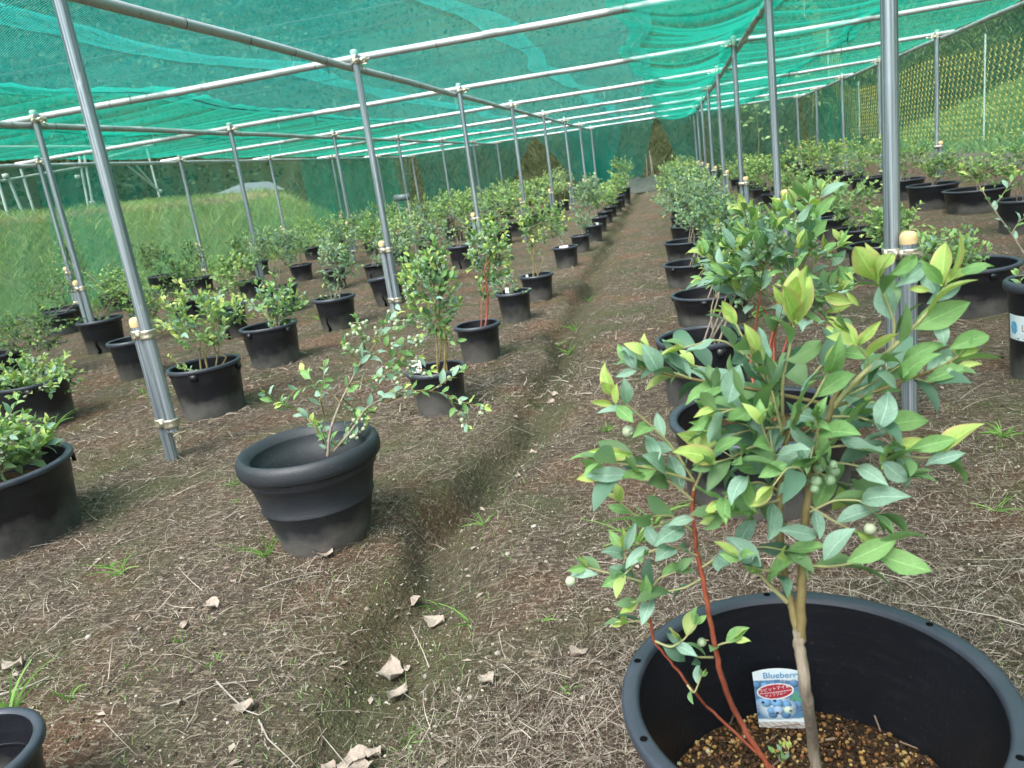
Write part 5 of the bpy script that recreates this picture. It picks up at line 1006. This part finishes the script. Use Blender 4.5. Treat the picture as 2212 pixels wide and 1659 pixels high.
for a, ax, nn, L_, kd, wd_ in FB.keys:
    x = unit(np.cross(ax, nn)) * wd_; z = np.cross(unit(x), ax); p_ = a - fb; link('leaf', LEAF_HI[kd][FB.r.integers(0, 3)], FBt, mat=Matrix(((x[0] * L_, ax[0] * L_, z[0] * L_, p_[0]), (x[1] * L_, ax[1] * L_, z[1] * L_, p_[1]), (x[2] * L_, ax[2] * L_, z[2] * L_, p_[2]), (0, 0, 0, 1))))
# small weed in the tub
sp_ = Bush(77); sp_.pal = PALS['lime']; w0 = onz(1690, 1650, .07); wt = thing('seedling', w0, 'tiny green seedling in the gravel of the glossy tub', 'seedling')
for a in ((0, 0, .03), (.012, .004, .026), (-.01, 0, .02)): sp_.shoot([w0, w0 + np.array(a) * .5, w0 + np.array(a)], L=.016, start=.2, step=.008, young=.7, r0=.0007)
sp_.finish(wt, 'parts')

# ---------------------------------------------------------------- plant card with print
def ellipse_mask(X, Y, cx, cy, rx, ry, a=0):
    c, s = math.cos(a), math.sin(a); u = ((X - cx) * c + (Y - cy) * s) / rx; v = (-(X - cx) * s + (Y - cy) * c) / ry; return u * u + v * v, u, v
def card_print(nx, ny):
    X, Y = np.meshgrid(np.linspace(0, 1, nx), np.linspace(0, 1.3, ny), indexing='ij'); C = np.zeros((nx, ny, 3)) + np.array([.72, .80, .84])
    bgm = (Y < 1.06 - .10 * np.abs(X - .5)) & (Y > .17 + .05 * X); bgc = np.array([.10, .22, .38])[None, None] * (1 + .3 * noise2(X * 14, Y * 14, 70))[..., None]; C = np.where(bgm[..., None], bgc, C)
    def berry(cx, cy, r, col, cal=None):
        q, u, v = ellipse_mask(X, Y, cx, cy, r, r * .95); sh = .35 + .9 * np.clip(1 - ((u + .3) ** 2 + (v - .4) ** 2) * .55, 0, 1); c = np.array(col)[None, None] * sh[..., None]; m = q < 1; C[m] = c[m]
        if cal: q2, _, _ = ellipse_mask(X, Y, cx + cal[0] * r, cy + cal[1] * r, r * .28, r * .25); C[q2 < 1] = (.02, .03, .07)
    rg = np.random.default_rng(4)
    for _ in range(46): berry(rg.uniform(-.02, 1.02), rg.uniform(.24, .98), rg.uniform(.06, .10), np.array([.16, .33, .58]) * rg.uniform(.6, 1.15), (rg.uniform(-.5, .5), rg.uniform(-.5, .5)) if rg.random() < .4 else None)
    q, _, _ = ellipse_mask(X, Y, .38, .46, .36, .27); gl = np.clip(1.25 - q, 0, 1)[..., None] * .85; C[:] = C * (1 - gl) + np.array([.75, .83, .88]) * gl
    for a in ((.30, .30, .09, (.10, .22, .42)), (.55, .31, .10, (.10, .24, .46)), (.20, .55, .105, (.20, .42, .70), (-.6, 0)), (.58, .52, .10, (.18, .38, .66)), (.41, .55, .12, (.20, .44, .74), (-.35, .4)), (.28, .38, .085, (.20, .40, .68)), (.42, .39, .10, (.40, .54, .76), (-.3, -.6)), (.61, .40, .09, (.62, .74, .62), (.4, -.2))): berry(*a)
    for (cx, cy, an) in ((.76, .70, .9), (.84, .62, -.3)):
        q, u, v = ellipse_mask(X, Y, cx, cy, .12, .05, an); C[q < 1] = (.10, .32, .20)
    q, _, _ = ellipse_mask(X, Y, .40, .80, .365, .172, .16); C[q < 1] = (.78, .80, .78); q, _, _ = ellipse_mask(X, Y, .40, .80, .335, .148, .16); C[q < 1] = (.42, .035, .06)
    ln = np.abs((Y - .785) - (X - .4) * .17) < .006; C[ln & (q < .9)] = (.75, .75, .75)
    bot = Y < .10 + .05 * np.sin(X * 3); C[bot] = (.42, .40, .38); C[bot & (np.sin(X * 40 + Y * 60) > .5)] = (.62, .60, .57)
    ed = (Y > .17 + .05 * X) & (Y < .19 + .05 * X); C[ed] = (.35, .45, .55); dirt = noise2(X * 25, Y * 25, 71) > 1.15; C[dirt & (Y < .3)] = (.25, .22, .18)
    return X, Y, C
def text_mesh(s, size, ext=.00006):
    cu = bpy.data.curves.new('lettering', 'FONT'); cu.body = s; cu.size = size; cu.extrude = ext; cu.resolution_u = 3; cu.align_x = 'LEFT'
    o = bpy.data.objects.new('tmp', cu); sc.collection.objects.link(o); dg = bpy.context.evaluated_depsgraph_get(); me = bpy.data.meshes.new_from_object(o.evaluated_get(dg)); bpy.data.objects.remove(o); me.name = 'lettering'; return me
def flatmat(nm, c, r=.5):
    m, t, b = newmat(nm, r, .3); t.links.new(mixc(t, noise(t, coords(t), 300, 2), tuple(q * .9 for q in c), tuple(min(1, q * 1.1) for q in c)), b.inputs['Base Color']); return m
def card():
    bl = onz(1640, 1570, .06); br = onz(1752, 1572, .06); wv = br - bl; wv[2] = 0; Wd = np.linalg.norm(wv); xa = wv / Wd; back = np.array([-xa[1], xa[0], 0]); back = back if back[1] > 0 else -back
    up = unit(np.array([0, 0, 1.]) + back * .12 - xa * .05); t = thing('plant_label', bl, 'colour printed blueberry plant label standing in the glossy tub', 'plant label')
    # size from the photographed top corners
    Ht = Wd * 1.3; Wd_ = Wd
    X, Y, C = card_print(110, 142); top = 1.19 + .11 * (1 - (2 * X - 1) ** 2); Yc = np.minimum(Y, top); cur = .05 * (1 - (2 * X - 1) ** 2)
    Pn = (X * Wd)[..., None] * xa + (Yc * Wd)[..., None] * up - (cur * Wd * .6)[..., None] * back; nx, ny = X.shape; i, j = np.meshgrid(np.arange(nx - 1), np.arange(ny - 1), indexing='ij')
    f = np.stack([i * ny + j, (i + 1) * ny + j, (i + 1) * ny + j + 1, i * ny + j + 1], -1).reshape(-1, 4); mb = MB(); mb.add(Pn.reshape(-1, 3), f, C.reshape(-1, 3)); mb.add((Pn + back * .0007).reshape(-1, 3)[::1], f[:, ::-1], np.full((nx * ny, 3), .7)); mb.build('printed_card', M['vprint'], t, color=True)
    nrm = -back; blue = flatmat('print blue', (.13, .34, .58)); wh = flatmat('print white', (.85, .88, .88)); ltb = flatmat('print light blue', (.30, .52, .75))
    def put(s, x, y, w_, mat, rot=0, lift=.0012, bold=0, nm='lettering'):
        me = text_mesh(s, 1.0); me.materials.clear(); me.materials.append(mat); xs = [v.co.x for v in me.vertices] or [0, 1]; wd = max(xs) - min(xs) or 1; k = w_ * Wd / wd; c, s_ = math.cos(rot), math.sin(rot)
        ex = xa * c + up * s_; ey = -xa * s_ + up * c; cc = .05 * (1 - (2 * (x + w_ / 2) - 1) ** 2) * .6 + .03; p = xa * x * Wd + up * y * Wd + nrm * (lift + cc * Wd * .75)
        m = Matrix(((ex[0] * k, ey[0] * k, nrm[0] * k, p[0]), (ex[1] * k, ey[1] * k, nrm[1] * k, p[1]), (ex[2] * k, ey[2] * k, nrm[2] * k, p[2]), (0, 0, 0, 1))); link(nm, me, t, mat=m)
    put('Blueberry', .19, 1.10, .72, blue); put('Blueberry', .193, 1.103, .72, blue, lift=.0011)
    put('ブルーベリー', .50, 1.03, .34, wh); put('ラビットアイ系', .085, .795, .60, wh, .16, .0014); put('ティフブルー', .19, .69, .42, wh, .16, .0014)
card()
def bucket_label():
    q = [p_ for p_ in P if p_['row'] == 'C'][0]; x, y, r, h = q['x'], q['y'], q['r'], q['h']; t = q['obj']
    n, m = 50, 60; a0, a1 = R_(176), R_(262); zz0, zz1 = .15, .238; A, Z = np.meshgrid(np.linspace(a0, a1, n), np.linspace(zz0, zz1, m), indexing='ij'); rr = r * (.78 + (.865 - .78) * Z / (h * .72)) + .0012
    X = (A - a0) / (a1 - a0); Y = (Z - zz0) / (zz1 - zz0); C = np.zeros((n, m, 3)) + np.array([.62, .70, .74]); qq, u, v = ellipse_mask(X, Y, .16, .48, .10, .26); C[qq < 1] = np.array([.06, .28, .48]); C[(qq < 1) & (np.sin(X * 90) + np.sin(Y * 70) > .9)] = (.35, .6, .75)
    C[(Y > .10) & (Y < .26) & (X > .3) & (np.sin(Y * 130) > .3) & (noise2(X * 60, Y * 60, 3) > -.2)] = (.35, .42, .46)
    for x0_ in (.36, .66): C[((np.abs(X - x0_) < .012) | (np.abs(X - x0_ - .2) < .012)) & (Y > .38) & (Y < .66)] = (.1, .12, .14); C[(np.abs(Y - .40) < .015) & (X > x0_) & (X < x0_ + .2)] = (.1, .12, .14)
    C[(Y < .09) & (Y > .03) & (X > .2) & (noise2(X * 50, Y * 20, 5) > .0)] = (.05, .08, .10)
    i, j = np.meshgrid(np.arange(n - 1), np.arange(m - 1), indexing='ij'); mb = MB(); mb.add(np.stack([rr * np.cos(A), rr * np.sin(A), Z], -1).reshape(-1, 3), np.stack([i * m + j, (i + 1) * m + j, (i + 1) * m + j + 1, i * m + j + 1], -1).reshape(-1, 4), C.reshape(-1, 3)); mb.build('printed_label', M['vprint'], t, color=True)
bucket_label()
def small_tag(row, idx, label, w_=.03, h_=.045, flat=False, dx=-.5, dz=0, pic=False):
    q = [p_ for p_ in P if p_['row'] == row][idx]; r = q['r']; z = q['h'] + .0; loc = (q['x'] + dx * r, q['y'] - (.55 if not flat else .8) * r, z - .012 + dz); mb = MB(); n = 12; X, Y = np.meshgrid(np.linspace(0, 1, n), np.linspace(0, 1, n), indexing='ij'); C = np.zeros((n, n, 3)) + .66
    if pic: C[(noise2(X * 9, Y * 9, 80) > .2) & (Y < .5)] = (.45, .06, .05); C[(noise2(X * 9, Y * 9, 81) > .3) & (Y < .7)] = (.08, .26, .12)
    V = np.stack([(X - .5) * w_, Y * (0.5 if flat else .12) * h_ + .002 * np.sin(X * 6), Y * h_ * (.35 if flat else 1)], -1); i, j = np.meshgrid(np.arange(n - 1), np.arange(n - 1), indexing='ij'); f = np.stack([i * n + j, (i + 1) * n + j, (i + 1) * n + j + 1, i * n + j + 1], -1).reshape(-1, 4)
    mb.add(V.reshape(-1, 3), f, C.reshape(-1, 3)); mb.add(V.reshape(-1, 3) + np.array([0, .001, 0]), f[:, ::-1], C.reshape(-1, 3)); mb.build('plant_label', M['vprint'], None, color=True, loc=loc, label=label, cat='plant label')
small_tag('T', 0, 'picture plant label leaning at the left inside the torn pot by the trench', .045, .055, dx=-.45, pic=True)
small_tag('T', 2, 'small pink and white tag in the pot behind the red stemmed bush', .025, .035, dx=-.2)
small_tag('T', 3, 'small white tag in the pot of the tree-like bush', .02, .02, dx=-.45)
small_tag('T', 4, 'white label plate lying on a rim beside the trench', .085, .06, True, dx=0)
small_tag('T', 6, 'white plastic knot on the rim of a far pot', .03, .03, dx=.5)
q = [p_ for p_ in P if p_['row'] == 'R'][0]
mb = MB(); box(mb, (0, 0, .03), (.045, .0015, .06)); mb.build('plant_label', M['white_plastic'], loc=(q['x'] - .03, q['y'] - .1, q['sz']), label='white plant label half hidden behind the foreground leaves', cat='plant label')

# ---------------------------------------------------------------- weeds and dead leaves
def tuft(px_, py_, n, L, label, broad=False, name='grass_tuft', cat='weed', z=None):
    c = onz(px_, py_, 0); c[2] = gz(c[0], c[1]); r = np.random.default_rng(int(px_ * 7 + py_)); mb = MB(); th = r.uniform(0, 6.28, n); tl = r.uniform(.2, 1.1, n) * (1.6 if broad else 1); dr = unit(np.stack([np.cos(th) * tl, np.sin(th) * tl, np.ones(n)], -1)); LL = L * r.uniform(.5, 1.1, n); tn = r.random(n)[:, None]
    ribbons(mb, np.tile([0, 0, -.004], (n, 1)) + r.normal(0, .004, (n, 3)) * [1, 1, 0], dr, np.stack([-np.sin(th), np.cos(th), 0 * th], -1) + r.normal(0, .3, (n, 3)), LL, np.full(n, .0022 if not broad else .0035) * (1 + L * 4), np.stack([np.cos(th), np.sin(th), -.8 * np.ones(n)], -1) * LL[:, None] * .4, np.array([.10, .22, .05]) * (1 - tn) + np.array([.28, .48, .13]) * tn, 5)
    mb.build(name, M['vgrass'], color=True, loc=Vector(c), label=label, cat=cat)
for a in [(262, 1240, 9, .10, 'grass sprout left of the moulded planter, near the left tub'), (590 - 15, 1200, 14, .12, 'spiky grass tuft just left of the moulded planter'), (240, 1225, 6, .06, 'small grass sprout halfway between the left tub and planter'), (1290 - 245, 1125, 7, .07, 'grass blade standing on the right slope of the trench'), (930, 1245, 6, .06, 'curved green sprout in the trench near the front'), (1010, 1320, 4, .09, 'tall thin grass blade right of the front of the trench'),
          (2165, 945, 34, .07, 'bright green round weed on bare soil at the far right'), (2150, 1100, 9, .07, 'thin grass sprout on bare soil at the right, above the glossy tub'), (1310, 930, 22, .06, 'low leafy weed left of the foreground bush'), (1010 + 260, 640, 8, .12, 'grass sprout in the trench beside the third pot'), (1240, 690, 16, .12, 'wispy grass in the trench beside the second pot'), (1225, 725, 14, .12, 'wispy grass in the trench just nearer than the other wisp'),
          (310, 790 + 60, 10, .11, 'grass sprout at the foot of the black tub near the first post'), (120, 925, 16, .16, 'long bent grass before the berry bush at the left'), (350, 860, 14, .14, 'green grass just left of the first steel post'), (275, 1440, 10, .02, 'tiny yellow green clover like weed in the straw'), (395, 1385, 5, .05, 'pair of small upright blades in the straw, near the front'), (640 - 170, 1425, 6, .04, 'tiny sprout left of the scattered twigs'),
          (25, 1540, 12, .14, 'grass rising beside the empty corner pot'), (150, 1510, 8, .06, 'small grass right of the empty corner pot'), (875, 1560, 6, .05, 'small two leaved sprout low in the trench'), (1220, 1490, 8, .05, 'little sprout between the trench and the glossy tub'), (1175, 1340, 7, .04, 'tiny pale sprout on the brown slope left of the glossy tub'), (1380, 1170, 14, .14, 'grass under the left side of the foreground bush'), (1410, 1130, 14, .13, 'grass between the foreground bush and the tub behind'), (850 - 345, 1045, 8, .03, 'tiny green rosette between the first post and the planter'), (505, 1085, 6, .03, 'tiny light rosette just in front of another one near the planter'), (1205, 690 + 20, 8, .09, 'grass at the foot of the second pot by the trench'), (690, 760 - 70, 9, .1, 'grass beside the split pot with weeds')]: tuft(*a)
def dead_leaf(px_, py_, L, rz, label, lift=.5, w_=.38):
    c = onz(px_, py_, 0); c[2] = gz(c[0], c[1]) + .006; n, m = 12, 7; s = np.linspace(0, 1, n); u = np.linspace(-1, 1, m); ss, uu = np.meshgrid(s, u, indexing='ij'); r = np.random.default_rng(int(px_ + 3 * py_)); ph = r.uniform(0, 6, 4)
    wd = w_ * np.sin(np.pi * np.clip(ss, .02, .98) ** .8) * (1 + .09 * np.sin(ss * 23 + ph[0]) + .08 * np.sin(ss * 11 + ph[3]) * np.sign(uu)); x = uu * wd; y = ss; z = lift * np.abs(uu) ** 1.5 * (.5 + .5 * np.sin(ss * 5 + ph[1])) * .5 + .10 * np.sin(ss * 6 + ph[2]) * np.cos(uu * 2 + ph[3]) + .1
    V = np.stack([x, y - .5, z], -1).reshape(-1, 3) * L; ca, sa = math.cos(rz), math.sin(rz); V = V @ np.array([[ca, sa, 0], [-sa, ca, 0], [0, 0, 1]])
    mb = MB(); mb.add(V, [[i * m + j, i * m + j + 1, (i + 1) * m + j + 1, (i + 1) * m + j] for i in range(n - 1) for j in range(m - 1)]); mb.build('dead_leaf', M['deadleaf'], loc=Vector(c), label=label, cat='dead leaf', group='dry fallen leaves')
for a in [(835, 1405, .075, .3, 'largest pale dead leaf, upper of two in the front of the trench'), (850, 1450, .055, -.4, 'pale dead leaf touching the lower edge of the largest one'), (928, 1295, .06, 1.3, 'folded pale dead leaf in the middle of the trench'), (885, 1250, .045, 2.2, 'narrow curled dead leaf in the trench beside a green sprout'), (765, 1615, .07, .8, 'torn beige dead leaf at the bottom edge, in the trench'), (750, 1590, .06, 2.2, 'upright curled dead leaf at the bottom edge of the trench'), (695, 1600, .035, 1.4, 'small grey dead leaf left of the torn beige ones'), (795, 1577, .04, 1.2, 'pale curled leaf above the torn beige one'),
          (1048, 1460, .045, .9, 'pale dead leaf on the brown slope, middle foreground'), (1252, 1415, .042, -.9, 'white dead leaf near the rim of the glossy tub'), (525, 1533, .045, 1.8, 'rolled pale dead leaf among twigs in the left foreground'), (458, 1318, .05, 1.2, 'pinkish dead leaf lying in straw below the planter'), (700, 1205, .06, 1.6, 'pink dead leaf at the foot of the moulded planter'), (1148, 940, .05, .5, 'curled white dead leaf further up the trench'), (1115, 1010, .035, .2, 'small pale leaf in the trench beside the brown bank'), (402, 1360, .028, .1, 'small white dead leaf upright in the straw'),
          (1195, 832, .045, 1.0, 'pale leaf cluster high in the trench, upper one'), (1188, 850, .04, .4, 'pale leaf cluster high in the trench, lower one'), (505, 1265, .03, 1.1, 'small pinkish leaf between planter and straw heap'), (1040, 1085, .03, .7, 'small pale leaf on the left wall of the trench'), (30, 1445, .06, 1.5, 'brown curled leaf at the left edge near the corner pot'), (650, 1640, .045, 2.8, 'beige leaf standing up at the bottom edge'), (870, 1395, .02, .5, 'tiny pale leaf just right of the largest leaf'), (640 - 250, 1575 - 50, .02, .5, 'tiny leaf beside the small grass near the corner pot')]: dead_leaf(*a)
def twig(pts, r, label):
    Q = np.array([onz(a, b_, 0) for a, b_ in pts]); Q[:, 2] = gz(Q[:, 0], Q[:, 1]) + .006 + r; o = Q[0].copy(); mb = MB(); tube(mb, Q - o, np.linspace(r, r * .5, len(Q)), 6); mb.build('twig', M['wood'], loc=Vector(o), label=label, cat='twig', group='fallen twigs')
twig([(470, 1480), (500, 1510), (535, 1540), (560, 1550), (590, 1530)], .0022, 'grey forked twig lying in the left foreground straw')
twig([(350, 1535), (400, 1520), (470, 1485), (560, 1475)], .0016, 'long straight straw twig left of the forked one')
twig([(560, 1560), (580, 1600), (620, 1620), (640, 1626)], .002, 'pale bent twig near the bottom edge, left of the trench')
twig([(0, 1510), (60, 1495), (110, 1470)], .003, 'brown twig above the empty corner pot')
twig([(560, 1280), (610, 1260), (700, 1240)], .0015, 'thin twig just in front of the moulded planter')
twig([(1150, 905), (1105, 920), (1050, 960)], .002, 'thin twig bridging the left wall of the trench')
twig([(770, 1645), (740, 1600), (690, 1560)], .0018, 'thin pale twig crossing the trench at the bottom edge')
# broad leaved saplings behind the far net
for k, (px_, yy, h_, n_) in enumerate([(1640, 24.6, 1.7, 24), (1760, 25.5, 1.3, 16), (1700, 24.2, .9, 12)]):
    p = ony(px_, 380, yy); g = float(gz(p[0], p[1])); base = np.array([p[0], p[1], g]); B = Bush(200 + k); B.pal = ((.12, .2, .07), (.2, .32, .12), (.3, .42, .16))
    tt_ = thing('sapling', base, 'broad leaved sapling behind the far net, ' + ['the tallest', 'the rightmost', 'the lowest between two others'][k], 'sapling'); B.stems.append((np.array([base, base + [.05, 0, h_ * .5], base + [0, 0, h_]]), np.array([.015, .01, .005]), 'stem_brown'))
    for _ in range(n_): hh = B.r.uniform(.3, 1) * h_; a = base + [0, 0, hh]; e = a + B.r.normal(0, .28, 3) * [1, .6, .3]; B.shoot([a, (a + e) / 2, e], L=.20, start=.6, step=.12, young=.3, tipn=1)
    B.finish(tt_, 'mass')
print('objects', len(bpy.data.objects), 'tris', sum(sum(len(p.vertices) - 2 for p in m.polygons) if len(m.polygons) < 2000 else len(m.loops) - 2 * len(m.polygons) for m in bpy.data.meshes))
for o in bpy.data.objects:
    if 'label' in o and len(o['label'].replace(',', ' ').split()) > 15: print('LONG', len(o['label'].split()), o['label'])
